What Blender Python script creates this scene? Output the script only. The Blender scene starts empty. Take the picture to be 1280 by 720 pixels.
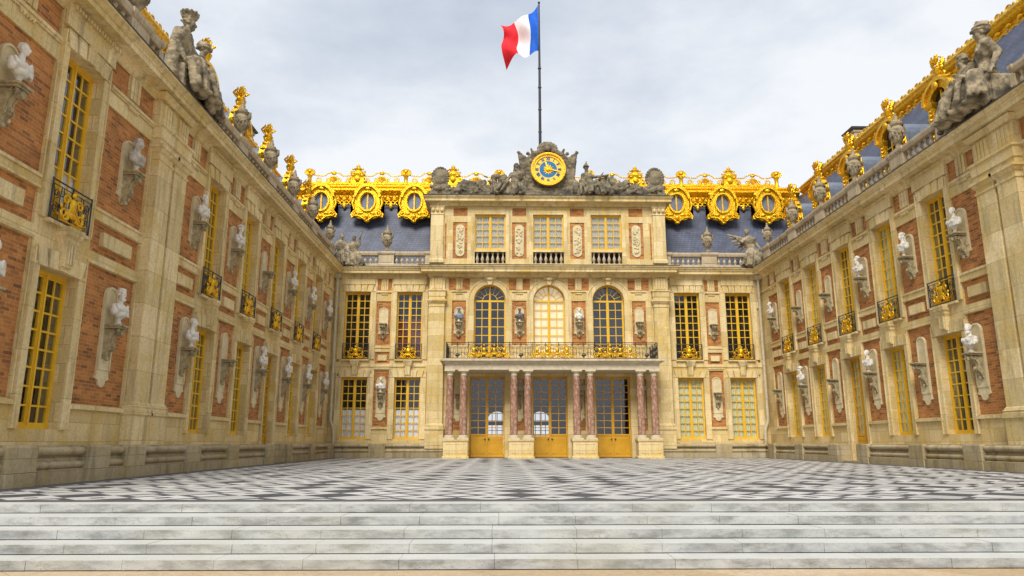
import bpy, bmesh, math, random
from mathutils import Vector, Matrix, Euler, noise
random.seed(7)
PI = math.pi
scene = bpy.context.scene
col = scene.collection

# ------------------------------------------------------------------ materials
def nodes_of(name):
    m = bpy.data.materials.new(name); m.use_nodes = True
    nt = m.node_tree; nt.nodes.clear()
    out = nt.nodes.new('ShaderNodeOutputMaterial')
    b = nt.nodes.new('ShaderNodeBsdfPrincipled')
    nt.links.new(b.outputs[0], out.inputs[0])
    return m, nt, b, out
def N(nt, t, **kw):
    n = nt.nodes.new(t)
    for k, v in kw.items():
        if k.startswith('_'): setattr(n, k[1:], v)
        else: n.inputs[k.replace('__', ' ')].default_value = v
    return n
def L(nt, a, b): nt.links.new(a, b)
def coords(nt, sx=1, sy=1, sz=1, fold=False):
    tc = nt.nodes.new('ShaderNodeTexCoord')
    if fold:   # u = x + y, v = z : runs round corners
        s = nt.nodes.new('ShaderNodeSeparateXYZ'); L(nt, tc.outputs['Object'], s.inputs[0])
        a = N(nt, 'ShaderNodeMath', _operation='ADD'); L(nt, s.outputs[0], a.inputs[0]); L(nt, s.outputs[1], a.inputs[1])
        c = nt.nodes.new('ShaderNodeCombineXYZ'); L(nt, a.outputs[0], c.inputs[0]); L(nt, s.outputs[2], c.inputs[1])
        return c.outputs[0]
    mp = nt.nodes.new('ShaderNodeMapping'); mp.inputs['Scale'].default_value = (sx, sy, sz)
    L(nt, tc.outputs['Object'], mp.inputs[0]); return mp.outputs[0]
def ramp(nt, fac, stops, interp='LINEAR'):
    r = nt.nodes.new('ShaderNodeValToRGB'); r.color_ramp.interpolation = interp
    el = r.color_ramp.elements
    while len(el) < len(stops): el.new(.5)
    for e, (p, c) in zip(el, stops):
        e.position = p; e.color = (c[0], c[1], c[2], 1) if hasattr(c, '__len__') else (c, c, c, 1)
    L(nt, fac, r.inputs[0]); return r.outputs[0]
def mix(nt, fac, a, b, mode='MIX'):
    m = nt.nodes.new('ShaderNodeMix'); m.data_type = 'RGBA'; m.blend_type = mode
    for i, v in ((0, fac), (6, a), (7, b)):
        if hasattr(v, 'is_output'): L(nt, v, m.inputs[i])
        else: m.inputs[i].default_value = v if i == 0 else (v[0], v[1], v[2], 1)
    return m.outputs[2]
def noise_(nt, vec, scale, detail=4, rough=.55):
    n = N(nt, 'ShaderNodeTexNoise', Scale=scale, Detail=detail, Roughness=rough); L(nt, vec, n.inputs['Vector']); return n.outputs['Fac']
def bump(nt, b, h, strength=.3, dist=.02):
    n = N(nt, 'ShaderNodeBump', Strength=strength, Distance=dist); L(nt, h, n.inputs['Height']); L(nt, n.outputs[0], b.inputs['Normal'])

def stone_mat(name, base, dirt, ochre, bw=1.15, bh=.43, dirtamt=.5, joints=True, rough=.85):
    m, nt, b, o = nodes_of(name)
    uv = coords(nt, fold=True); ob = coords(nt)
    c = base
    if joints:
        br = N(nt, 'ShaderNodeTexBrick', Scale=1.0); br.offset = .5
        br.inputs['Brick Width'].default_value = bw; br.inputs['Row Height'].default_value = bh
        br.inputs['Mortar Size'].default_value = .007; br.inputs['Mortar Smooth'].default_value = .3
        br.inputs['Color1'].default_value = (base[0]*1.14, base[1]*1.15, base[2]*1.22, 1)
        br.inputs['Color2'].default_value = (base[0]*.84, base[1]*.81, base[2]*.72, 1)
        br.inputs['Mortar'].default_value = (base[0]*.55, base[1]*.5, base[2]*.45, 1)
        L(nt, uv, br.inputs['Vector']); c = br.outputs['Color']
    n1 = noise_(nt, ob, 1.1, 6, .6)
    c = mix(nt, ramp(nt, n1, [(.48, 0), (.68, .75)]), c, ochre)
    st = noise_(nt, coords(nt, 3.2, 3.2, .35), 1.3, 5, .65)
    c = mix(nt, ramp(nt, st, [(.5, 0), (.78, dirtamt)]), c, dirt)
    n3 = noise_(nt, ob, 14, 5, .7)
    c = mix(nt, 1.0, c, ramp(nt, n3, [(.3, .80), (.7, 1.12)]), 'MULTIPLY')
    L(nt, c, b.inputs['Base Color']); b.inputs['Roughness'].default_value = rough
    bump(nt, b, n3, .35, .02)
    return m
def brick_mat(name, c1, c2, c3, mortar):
    m, nt, b, o = nodes_of(name)
    uv = coords(nt, fold=True); ob = coords(nt)
    br = N(nt, 'ShaderNodeTexBrick', Scale=1.0)
    br.inputs['Brick Width'].default_value = .27; br.inputs['Row Height'].default_value = .085
    br.inputs['Mortar Size'].default_value = .006; br.inputs['Mortar Smooth'].default_value = .2; br.inputs['Bias'].default_value = .1
    br.inputs['Color1'].default_value = (*c1, 1); br.inputs['Color2'].default_value = (*c2, 1); br.inputs['Mortar'].default_value = (*mortar, 1)
    L(nt, uv, br.inputs['Vector'])
    # dark burnt bricks: a second brick grid of the same size drives it
    b2 = N(nt, 'ShaderNodeTexBrick', Scale=1.0)
    for k, v in (('Brick Width', .27), ('Row Height', .085), ('Mortar Size', 0.0), ('Bias', -.1)): b2.inputs[k].default_value = v
    b2.inputs['Color1'].default_value = (0, 0, 0, 1); b2.inputs['Color2'].default_value = (1, 1, 1, 1)
    mp = nt.nodes.new('ShaderNodeMapping'); mp.inputs['Location'].default_value = (.27*6, .085*22, 0); L(nt, uv, mp.inputs[0]); L(nt, mp.outputs[0], b2.inputs['Vector'])
    dark = ramp(nt, b2.outputs['Color'], [(.55, 0), (.85, .75)])
    c = mix(nt, dark, br.outputs['Color'], c3)
    c = mix(nt, br.outputs['Fac'], c, mortar)
    n1 = noise_(nt, ob, 1.6, 5, .6)
    c = mix(nt, 1.0, c, ramp(nt, n1, [(.3, .78), (.7, 1.2)]), 'MULTIPLY')
    n2 = noise_(nt, ob, 30, 3, .6)
    c = mix(nt, 1.0, c, ramp(nt, n2, [(.3, .8), (.7, 1.15)]), 'MULTIPLY')
    L(nt, c, b.inputs['Base Color']); b.inputs['Roughness'].default_value = .9
    iv = N(nt, 'ShaderNodeMath', _operation='SUBTRACT'); iv.inputs[0].default_value = 1; L(nt, br.outputs['Fac'], iv.inputs[1])
    bump(nt, b, iv.outputs[0], .5, .012)
    return m
def mottled(name, c1, c2, scale=6, rough=.7, metal=0, bmp=.3, c3=None, spec=None):
    m, nt, b, o = nodes_of(name); ob = coords(nt)
    n = noise_(nt, ob, scale, 6, .62)
    c = ramp(nt, n, [(.35, c1), (.65, c2)])
    if c3 is not None:
        n2 = noise_(nt, ob, scale*.35, 5, .6); c = mix(nt, ramp(nt, n2, [(.5, 0), (.66, .9)]), c, c3)
    L(nt, c, b.inputs['Base Color']); b.inputs['Roughness'].default_value = rough; b.inputs['Metallic'].default_value = metal
    if spec is not None: b.inputs['Specular IOR Level'].default_value = spec
    if bmp: bump(nt, b, noise_(nt, ob, scale*4, 4, .6), bmp, .02)
    return m
def marble_mat(name, c1, c2, vein, scale=3):
    m, nt, b, o = nodes_of(name); ob = coords(nt, 1, 1, .55)
    n = noise_(nt, ob, scale, 8, .7); n2 = noise_(nt, ob, scale*2.3, 6, .75)
    c = ramp(nt, n, [(.36, c1), (.62, c2)])
    c = mix(nt, ramp(nt, n2, [(.52, 0), (.60, .85), (.68, 0)]), c, vein)
    L(nt, c, b.inputs['Base Color']); b.inputs['Roughness'].default_value = .35
    return m
def glass_mat():
    m, nt, b, o = nodes_of('window_glass'); nt.nodes.remove(b)
    tr = N(nt, 'ShaderNodeBsdfTransparent'); tr.inputs[0].default_value = (.93, .95, .96, 1)
    gl = N(nt, 'ShaderNodeBsdfGlossy', Roughness=.03); gl.inputs[0].default_value = (.9, .93, 1, 1)
    lw = N(nt, 'ShaderNodeLayerWeight', Blend=.5); pw = N(nt, 'ShaderNodeMath', _operation='POWER'); L(nt, lw.outputs['Facing'], pw.inputs[0]); pw.inputs[1].default_value = 4
    fr = N(nt, 'ShaderNodeMath', _operation='MULTIPLY_ADD'); L(nt, pw.outputs[0], fr.inputs[0]); fr.inputs[1].default_value = .85; fr.inputs[2].default_value = .095
    mx = nt.nodes.new('ShaderNodeMixShader'); L(nt, fr.outputs[0], mx.inputs[0]); L(nt, tr.outputs[0], mx.inputs[1]); L(nt, gl.outputs[0], mx.inputs[2])
    # old panes are not flat: a weak wave in the normal
    bp = N(nt, 'ShaderNodeBump', Strength=.25, Distance=.02); L(nt, noise_(nt, coords(nt), 1.2, 1), bp.inputs['Height'])
    L(nt, bp.outputs[0], gl.inputs['Normal'])
    L(nt, mx.outputs[0], o.inputs[0]); return m
def slate_mat(name, fold=True):
    m, nt, b, o = nodes_of(name); uv = coords(nt, fold=True); ob = coords(nt)
    br = N(nt, 'ShaderNodeTexBrick', Scale=1.0)
    for k, v in (('Brick Width', .24), ('Row Height', .15), ('Mortar Size', .010), ('Mortar Smooth', .2)): br.inputs[k].default_value = v
    br.inputs['Color1'].default_value = (.085, .10, .155, 1); br.inputs['Color2'].default_value = (.06, .07, .115, 1); br.inputs['Mortar'].default_value = (.02, .024, .04, 1)
    L(nt, uv, br.inputs['Vector'])
    c = mix(nt, 1.0, br.outputs['Color'], ramp(nt, noise_(nt, ob, 1.3, 5), [(.3, .7), (.7, 1.35)]), 'MULTIPLY')
    L(nt, c, b.inputs['Base Color']); b.inputs['Roughness'].default_value = .55
    bump(nt, b, br.outputs['Fac'], -.5, .01)
    return m
def floor_mat():
    m, nt, b, o = nodes_of('court_marble'); tc = nt.nodes.new('ShaderNodeTexCoord')
    mp = nt.nodes.new('ShaderNodeMapping'); mp.inputs['Rotation'].default_value = (0, 0, PI/4)
    L(nt, tc.outputs['Object'], mp.inputs[0])
    def chk(scale, loc=(0, 0, 0)):
        q = nt.nodes.new('ShaderNodeMapping'); q.inputs['Location'].default_value = loc; L(nt, mp.outputs[0], q.inputs[0])
        c = N(nt, 'ShaderNodeTexChecker', Scale=scale); c.inputs['Color1'].default_value = (1, 1, 1, 1); c.inputs['Color2'].default_value = (0, 0, 0, 1)
        L(nt, q.outputs[0], c.inputs['Vector']); return c.outputs['Fac']
    def mth(op, x, y=None, z=None):
        q = N(nt, 'ShaderNodeMath', _operation=op)
        for i, v in enumerate((x, y, z)):
            if v is None: continue
            if hasattr(v, 'is_output'): L(nt, v, q.inputs[i])
            else: q.inputs[i].default_value = v
        return q.outputs[0]
    S = .72
    sp = nt.nodes.new('ShaderNodeSeparateXYZ'); L(nt, mp.outputs[0], sp.inputs[0])
    u = mth('DIVIDE', sp.outputs[0], S); v = mth('DIVIDE', sp.outputs[1], S); fu = mth('FLOOR', u); fv = mth('FLOOR', v)
    par = mth('MODULO', mth('ABSOLUTE', mth('ADD', fu, fv)), 2)
    cx = mth('ABSOLUTE', mth('SUBTRACT', mth('SUBTRACT', u, fu), .5)); cy = mth('ABSOLUTE', mth('SUBTRACT', mth('SUBTRACT', v, fv), .5)); dd = mth('MAXIMUM', cx, cy)
    cb = nt.nodes.new('ShaderNodeCombineXYZ'); L(nt, fu, cb.inputs[0]); L(nt, fv, cb.inputs[1])
    wn = nt.nodes.new('ShaderNodeTexWhiteNoise'); L(nt, cb.outputs[0], wn.inputs['Vector']); rv = wn.outputs['Value']
    inner = mth('LESS_THAN', dd, mth('MULTIPLY_ADD', rv, .07, .245))            # inner square, size varies from slab to slab
    core = mth('LESS_THAN', dd, mth('MULTIPLY_ADD', rv, .12, .06))
    whA = mth('SUBTRACT', 1, mth('MULTIPLY', core, mth('GREATER_THAN', rv, .55)))
    whB = mth('MULTIPLY', inner, mth('GREATER_THAN', rv, .30))
    mxv = mth('ADD', mth('MULTIPLY', par, whA), mth('MULTIPLY', mth('SUBTRACT', 1, par), whB))
    n2 = noise_(nt, tc.outputs['Object'], 1.5, 6, .65)
    wh = ramp(nt, n2, [(.3, (.42, .42, .41)), (.7, (.60, .59, .56))])
    dk = ramp(nt, noise_(nt, tc.outputs['Object'], 5, 5, .6), [(.3, (.05, .053, .065)), (.7, (.115, .12, .135))])
    c = mix(nt, mxv, dk, wh)
    c = mix(nt, 1.0, c, ramp(nt, rv, [(0, .78), (1, 1.12)]), 'MULTIPLY')
    L(nt, c, b.inputs['Base Color']); b.inputs['Roughness'].default_value = .55; b.inputs['Specular IOR Level'].default_value = .3
    return m

M = {}
M['stone'] = stone_mat('warm_limestone', (.70, .55, .27), (.25, .185, .095), (.62, .42, .10), dirtamt=.52)
M['trim'] = stone_mat('carved_limestone', (.73, .585, .305), (.18, .135, .07), (.64, .45, .13), bw=1.6, bh=.9, dirtamt=.72)
M['parapet'] = stone_mat('parapet_limestone', (.56, .46, .31), (.13, .10, .07), (.46, .35, .20), joints=False, dirtamt=.7)
M['weathered'] = stone_mat('weathered_plinth_stone', (.44, .36, .215), (.10, .08, .045), (.36, .27, .10), bw=2.1, bh=.27, dirtamt=.85)
M['statue'] = mottled('weathered_statue_stone', (.085, .07, .046), (.30, .25, .16), 3.5, .9, 0, .6, (.05, .043, .032))
M['statue_pale'] = mottled('pale_statue_stone', (.15, .125, .08), (.47, .38, .24), 4.2, .9, 0, .8, (.06, .05, .035))
M['brick'] = brick_mat('orange_brick', (.56, .228, .058), (.39, .142, .036), (.17, .062, .026), (.45, .30, .12))
M['gold'] = mottled('gilding', (.66, .33, .01), (.96, .62, .03), 9, .30, .85, 1.0)
M['woodyellow'] = mottled('ochre_window_paint', (.70, .40, .015), (.80, .50, .03), 3, .5, 0, .1)
M['door'] = mottled('ochre_door_paint', (.56, .28, .01), (.66, .36, .015), 2, .45, 0, .1)
M['slate'] = slate_mat('slate')
M['lead'] = mottled('lead_sheet', (.12, .145, .20), (.19, .22, .28), 2, .5, .1, .2)
M['flash'] = mottled('dark_lead_flashing', (.05, .05, .05), (.10, .095, .085), 5, .7)
M['iron'] = mottled('dark_wrought_iron', (.012, .014, .018), (.03, .034, .045), 9, .45, .2, .1)
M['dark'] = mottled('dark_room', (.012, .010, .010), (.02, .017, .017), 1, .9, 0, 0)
M['curtain'] = mottled('pale_curtain', (.74, .71, .62), (.85, .82, .72), 2, .9)
M['curtain_white'] = mottled('white_curtain', (.78, .78, .79), (.88, .88, .88), 2.5, .9)
M['shutter'] = mottled('pale_green_shutter', (.62, .64, .42), (.74, .75, .52), 2.5, .8)
M['attic_curtain'] = mottled('dull_grey_blind', (.44, .42, .34), (.56, .54, .44), 2, .9)
M['glow_curtain'] = mottled('cream_curtain', (.72, .60, .36), (.85, .76, .52), 2, .9)
_n = M['glow_curtain'].node_tree.nodes['Principled BSDF']; _n.inputs['Emission Color'].default_value = (1, .78, .42, 1); _n.inputs['Emission Strength'].default_value = .16   # faint warm emission added to the cloth itself to brighten it
M['red'] = mottled('dark_red_drape', (.12, .02, .012), (.20, .035, .02), 2, .9)
M['glass'] = glass_mat()
M['busts'] = mottled('white_bust_marble', (.60, .57, .49), (.82, .79, .71), 6, .55, 0, .25, (.44, .40, .32))
M['bust_dark'] = mottled('dark_bust_marble', (.05, .05, .055), (.16, .14, .14), 5, .3, 0, .1)
M['bust_blue'] = mottled('blue_grey_bust_marble', (.13, .15, .21), (.28, .31, .40), 5, .35, 0, .1)
M['bust_tan'] = mottled('stained_bust_marble', (.28, .25, .2), (.62, .57, .48), 4, .6, 0, .3)
M['bracket'] = mottled('mossy_bracket_stone', (.22, .18, .10), (.54, .44, .25), 5, .9, 0, .5)
M['plaque'] = mottled('plaque_limestone', (.58, .48, .28), (.72, .62, .38), 4, .85, 0, .4)
M['redmarble'] = marble_mat('red_veined_marble', (.22, .09, .055), (.38, .21, .14), (.56, .44, .33), 4)
M['white_trim'] = mottled('pale_column_stone', (.52, .44, .30), (.68, .59, .43), 4, .7, 0, .2)
M['steps'] = None
M['floor'] = floor_mat()
M['border'] = mottled('dark_border_marble', (.055, .06, .075), (.10, .105, .12), 4, .5)
M['pave'] = stone_mat('sandstone_paving', (.50, .38, .24), (.28, .21, .13), (.46, .31, .16), bw=2.6, bh=.9)
M['pipe'] = mottled('cream_pipe_paint', (.46, .40, .27), (.58, .51, .36), 4, .55)
M['white'] = mottled('white_cloth', (.78, .78, .80), (.84, .84, .86), 4, .8, 0, 0)
M['blue'] = mottled('blue_cloth', (.0, .10, .55), (.01, .14, .68), 4, .8, 0, 0)
M['redc'] = mottled('red_cloth', (.75, .008, .02), (.85, .015, .03), 4, .8, 0, 0)
M['dialblue'] = mottled('blue_enamel', (.0, .13, .36), (.01, .18, .45), 6, .35, 0, 0)
M['ink'] = mottled('blue_numeral_paint', (.0, .07, .22), (.01, .10, .30), 6, .5, 0, 0)
M['dialgold'] = mottled('gilded_dial', (.80, .50, .03), (.90, .62, .08), 9, .4, .3, .1)
M['copper'] = mottled('red_gold_rim', (.74, .36, .02), (.98, .6, .04), 9, .35, .6, .5)
def steps_mat():
    m, nt, b, o = nodes_of('step_marble'); ob = coords(nt)
    n1 = noise_(nt, coords(nt, 1, 1, 2.5), 1.7, 8, .68)
    c = ramp(nt, n1, [(.30, (.20, .205, .20)), (.5, (.38, .385, .375)), (.7, (.50, .50, .47))])
    c = mix(nt, ramp(nt, noise_(nt, coords(nt, .8, .8, 3), 2.3, 8, .75), [(.47, 0), (.68, .9)]), c, (.15, .14, .12))
    # upward faces mixed paler: brighter skylight on the treads painted into the colour
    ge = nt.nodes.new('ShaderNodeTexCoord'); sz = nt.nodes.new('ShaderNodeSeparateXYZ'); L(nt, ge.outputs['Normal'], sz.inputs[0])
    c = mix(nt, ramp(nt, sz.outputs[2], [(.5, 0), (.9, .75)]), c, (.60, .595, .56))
    c = mix(nt, ramp(nt, noise_(nt, ob, .5, 4, .6), [(.5, 0), (.7, .35)]), c, (.45, .43, .33))
    c = mix(nt, ramp(nt, noise_(nt, ob, 38, 3, .7), [(.62, 0), (.70, .7)]), c, (.12, .115, .10))
    L(nt, c, b.inputs['Base Color']); b.inputs['Roughness'].default_value = .6; b.inputs['Specular IOR Level'].default_value = .3
    bump(nt, b, noise_(nt, ob, 20, 4, .6), .2, .01)
    return m
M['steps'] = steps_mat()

# ------------------------------------------------------------------ mesh builder
def brick_panel(sg, a, b, y, z0, z1, parent):
    m = MB(sg); m.quad((a, y, z0), (b, y, z0), (b, y, z1), (a, y, z1)); m.build('brick_panel', M['brick'], parent)
class MB:
    def __init__(s, sg=1): s.v = []; s.f = []; s.sg = sg
    def add(s, vs, fs):
        o = len(s.v); s.v += [(s.sg*v[0], v[1], v[2]) for v in vs]
        s.f += [tuple(o+i for i in (f if s.sg > 0 else reversed(f))) for f in fs]
    def box(s, x0, x1, y0, y1, z0, z1):
        s.add([(x0,y0,z0),(x1,y0,z0),(x1,y1,z0),(x0,y1,z0),(x0,y0,z1),(x1,y0,z1),(x1,y1,z1),(x0,y1,z1)],
              [(0,3,2,1),(4,5,6,7),(0,1,5,4),(1,2,6,5),(2,3,7,6),(3,0,4,7)])
    def quad(s, a, b, c, d): s.add([a, b, c, d], [(0, 1, 2, 3)])
    def prism(s, pts, y0, y1):            # polygon in xz, extruded y0..y1
        n = len(pts)
        s.add([(x, y0, z) for x, z in pts]+[(x, y1, z) for x, z in pts],
              [tuple(range(n)), tuple(range(2*n-1, n-1, -1))]+[(i, i+n, (i+1) % n+n, (i+1) % n) for i in range(n)])
    def sweep(s, prof, x0, x1):           # polygon in yz, extruded in x
        n = len(prof)
        s.add([(x0, y, z) for y, z in prof]+[(x1, y, z) for y, z in prof],
              [tuple(range(n-1, -1, -1)), tuple(range(n, 2*n))]+[(i, (i+1) % n, (i+1) % n+n, i+n) for i in range(n)])
    def stack(s, x0, x1, yf, yb, prof, sides=True, back=False):   # mitred moulding round a rectangle: (offset, z)
        vs = []; fs = []
        for o, z in prof:
            ox = o if sides else 0; ob = o if back else 0
            vs += [(x0-ox, yf-o, z), (x1+ox, yf-o, z), (x1+ox, yb+ob, z), (x0-ox, yb+ob, z)]
        n = len(prof)
        for i in range(n-1):
            for k in range(4):
                a = 4*i+k; b = 4*i+(k+1) % 4; fs.append((a, b, b+4, a+4))
        fs.append((3, 2, 1, 0)); fs.append((4*n-4, 4*n-3, 4*n-2, 4*n-1)); s.add(vs, fs)
    def lathe(s, prof, c=(0, 0, 0), n=12, ax=(1, 1)):
        vs = []; fs = []
        for r, z in prof:
            for k in range(n):
                a = 2*PI*k/n; vs.append((c[0]+ax[0]*r*math.cos(a), c[1]+ax[1]*r*math.sin(a), c[2]+z))
        m = len(prof)
        for i in range(m-1):
            for k in range(n): fs.append((i*n+k, i*n+(k+1) % n, (i+1)*n+(k+1) % n, (i+1)*n+k))
        fs.append(tuple(range(n-1, -1, -1))); fs.append(tuple((m-1)*n+k for k in range(n))); s.add(vs, fs)
    def tube(s, pts, r, n=6, closed=False):
        pts = [Vector(p) for p in pts]; m = len(pts); rs = r if hasattr(r, '__len__') else [r]*m
        vs = []; fs = []; up = Vector((0, 1, 0))
        for i, p in enumerate(pts):
            a = pts[(i-1) % m] if (closed or i > 0) else p; b = pts[(i+1) % m] if (closed or i < m-1) else p
            t = (b-a).normalized() if (b-a).length > 1e-9 else Vector((0, 0, 1))
            u = t.cross(up)
            if u.length < .1: u = t.cross(Vector((1, 0, 0)))
            u.normalize(); w = t.cross(u)
            for k in range(n):
                an = 2*PI*k/n; q = p+(u*math.cos(an)+w*math.sin(an))*rs[i]; vs.append(tuple(q))
        for i in range(m if closed else m-1):
            j = (i+1) % m
            for k in range(n): fs.append((i*n+k, i*n+(k+1) % n, j*n+(k+1) % n, j*n+k))
        if not closed: fs.append(tuple(range(n-1, -1, -1))); fs.append(tuple((m-1)*n+k for k in range(n)))
        s.add(vs, fs)
    def ball(s, c, r, n=8, m=6):
        if not hasattr(r, '__len__'): r = (r, r, r)
        prof = [(math.sin(PI*i/m), -math.cos(PI*i/m)) for i in range(m+1)]
        vs = []; fs = []
        for a, b in prof:
            for k in range(n):
                t = 2*PI*k/n; vs.append((c[0]+r[0]*max(a, .02)*math.cos(t), c[1]+r[1]*max(a, .02)*math.sin(t), c[2]+r[2]*b))
        for i in range(m):
            for k in range(n): fs.append((i*n+k, i*n+(k+1) % n, (i+1)*n+(k+1) % n, (i+1)*n+k))
        s.add(vs, fs)
    def mesh(s, name, mat, smooth=False):
        me = bpy.data.meshes.new(name); me.from_pydata(s.v, [], s.f); me.update()
        if mat: me.materials.append(mat)
        if smooth:
            me.polygons.foreach_set('use_smooth', [True]*len(me.polygons))
            try: me.set_sharp_from_angle(angle=math.radians(45))
            except Exception: pass
        return me
    def build(s, name, mat, parent=None, smooth=False, loc=(0, 0, 0)):
        return link(name, s.mesh(name, mat, smooth), parent, loc)
def link(name, me, parent=None, loc=(0, 0, 0), rz=0):
    o = bpy.data.objects.new(name, me); col.objects.link(o); o.parent = parent; o.location = loc; o.rotation_euler = (0, 0, rz); return o
def empty(name, loc, rz=0):
    o = bpy.data.objects.new(name, None); o.empty_display_size = .2; col.objects.link(o); o.location = loc; o.rotation_euler = (0, 0, rz); return o
def tag(o, label=None, cat=None, group=None, kind=None):
    if label: o['label'] = label
    if cat: o['category'] = cat
    if group: o['group'] = group
    if kind: o['kind'] = kind
    return o
def curl(c, r, turns=1.3, a0=0, d=1, n=14, y=0, grow=.25):
    return [(c[0]+math.cos(a0+d*t*turns*2*PI)*r*(grow+(1-grow)*(1-t)), y, c[1]+math.sin(a0+d*t*turns*2*PI)*r*(grow+(1-grow)*(1-t))) for t in [i/n for i in range(n+1)]]

# ------------------------------------------------------------------ sculpture by voxel-joining limbs
tex = bpy.data.textures.new('carving', 'CLOUDS'); tex.noise_scale = .12; tex.noise_depth = 2
def Ecap(p0, p1, r0, r1): return ('c', Vector(p0), Vector(p1), r0, r1)
def Eell(c, r, rot=(0, 0, 0)): return ('e', Vector(c), r if hasattr(r, '__len__') else (r, r, r), rot)
def sculpt(name, blobs, vox, mat, disp=.02, dscale=.12, sm=2):
    bm = bmesh.new()
    for b in blobs:
        if b[0] == 'e':
            mt = Matrix.Translation(b[1]) @ Euler(b[3]).to_matrix().to_4x4() @ Matrix.Diagonal((*b[2], 1))
            bmesh.ops.create_icosphere(bm, subdivisions=3, radius=1, matrix=mt)
        elif b[0] == 'b':
            mt = Matrix.Translation(b[1]) @ Euler(b[3]).to_matrix().to_4x4() @ Matrix.Diagonal((*b[2], 1))
            bmesh.ops.create_cube(bm, size=1, matrix=mt)
        else:
            p0, p1, r0, r1 = b[1:]; d = p1-p0
            q = d.to_track_quat('Z', 'Y').to_matrix().to_4x4() if d.length > 1e-6 else Matrix()
            bmesh.ops.create_cone(bm, cap_ends=True, segments=12, radius1=r0, radius2=r1, depth=max(d.length, 1e-3), matrix=Matrix.Translation((p0+p1)/2) @ q)
            for p, r in ((p0, r0), (p1, r1)): bmesh.ops.create_icosphere(bm, subdivisions=2, radius=r, matrix=Matrix.Translation(p))
    me = bpy.data.meshes.new('tmp'); bm.to_mesh(me); bm.free()
    o = bpy.data.objects.new('tmp', me); col.objects.link(o)
    r = o.modifiers.new('r', 'REMESH'); r.mode = 'VOXEL'; r.voxel_size = vox; r.adaptivity = 0
    s = o.modifiers.new('s', 'SMOOTH'); s.factor = .5; s.iterations = sm
    if disp:
        t = tex.copy(); t.noise_scale = dscale
        d = o.modifiers.new('d', 'DISPLACE'); d.texture = t; d.strength = disp; d.mid_level = .5
    dg = bpy.context.evaluated_depsgraph_get(); dg.update()
    out = bpy.data.meshes.new_from_object(o.evaluated_get(dg)); out.name = name
    bpy.data.objects.remove(o); bpy.data.meshes.remove(me)
    out.materials.clear(); out.materials.append(mat)
    out.polygons.foreach_set('use_smooth', [True]*len(out.polygons))
    return out
def head(c, s=1, yaw=0, female=False, beard=False, hair='short', hat=None):
    """head facing -y, centre c, full height about .26*s"""
    B = []; c = Vector(c); R = Matrix.Rotation(yaw, 3, 'Z')
    def e(p, r, rot=(0, 0, 0)): B.append(Eell(c+R@(Vector(p)*s), tuple(q*s for q in r), (rot[0], rot[1], rot[2]+yaw)))
    e((0, .012, .035), (.078, .096, .092)); e((0, -.02, -.045), (.058, .068, .075)); e((0, -.062, -.095), (.028, .026, .024))
    e((0, -.098, -.015), (.013, .020, .030)); e((0, -.108, -.032), (.016, .016, .012))
    e((0, -.075, .022), (.055, .02, .012)); e((0, -.085, -.062), (.024, .012, .008)); e((0, -.083, -.074), (.02, .012, .007))
    for sx in (-1, 1):
        e((sx*.03, -.078, .002), (.014, .012, .009)); e((sx*.042, -.055, -.03), (.024, .03, .025)); e((sx*.08, .01, -.005), (.012, .022, .032))
    rnd = random.Random(int(c.x*97+c.z*31)+len(hair))
    if hair != 'bald':
        for i in range(46):
            a = rnd.uniform(0, 2*PI); el = rnd.uniform(-.1, 1.5)
            p = Vector((math.cos(a)*math.cos(el)*.084, .02+math.sin(a)*math.cos(el)*.098, .04+math.sin(el)*.094))
            if p.y < -.05 and p.z < .075: continue
            e(p, (.024, .024, .02) if hair == 'short' else (.032, .032, .028))
        if hair == 'long':
            for sx in (-1, 1):
                for k in range(4): e((sx*(.082+.006*k), .025+.01*k, -.02-.055*k), (.03, .035, .04))
            e((0, .09, -.05), (.075, .04, .10))
        if female: e((0, .115, .03), (.04, .045, .04))
    if beard:
        for i in range(16): e((rnd.uniform(-.05, .05), -.06+rnd.uniform(-.02, .03), -.10-rnd.uniform(0, .055)), (.022, .022, .024))
    if hat == 'wreath':
        for i in range(16):
            a = 2*PI*i/16; e((math.cos(a)*.092, .012+math.sin(a)*.11, .065), (.02, .02, .028), (0, .4, a))
    if hat == 'helmet':
        e((0, .015, .07), (.10, .125, .10)); e((0, -.02, .055), (.115, .13, .018)); e((0, .03, .17), (.02, .11, .05)); e((0, -.03, .20), (.026, .03, .026))
    if hat == 'plumes':
        e((0, .01, .085), (.088, .105, .03))
        for i in range(11):
            a = 2*PI*i/11; p = Vector((math.cos(a)*.08, .01+math.sin(a)*.095, .10)); q = p*1.0+Vector((math.cos(a)*.03, math.sin(a)*.03, .085))
            B.append(Ecap(c+R@(p*s), c+R@(q*s), .022*s, .03*s)); e(q, (.03, .03, .03))
    return B
def hand(p, d, r, s=1):
    """palm, four fingers, thumb at wrist p pointing along d"""
    p = Vector(p); d = Vector(d).normalized(); u = d.cross(Vector((0, 0, 1)))
    u = u.normalized() if u.length > .1 else Vector((1, 0, 0)); w = u.cross(d)
    B = [Eell(p+d*.05*s, (.045*s, .045*s, .03*s)), Ecap(p, p+d*.07*s, r, .032*s)]
    for k, ln in zip((-1.5, -.5, .5, 1.5), (.07, .085, .08, .06)):
        a = p+d*.08*s+u*k*.024*s; m = a+d*ln*.55*s; B += [Ecap(a, m, .013*s, .012*s), Ecap(m, m+(d*.7-w*.6)*ln*.5*s, .012*s, .010*s)]
    B.append(Ecap(p+d*.03*s-u*.035*s, p+d*.075*s-u*.075*s, .015*s, .012*s)); return B
FAT = 1.22
FR = random.Random(77)
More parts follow.
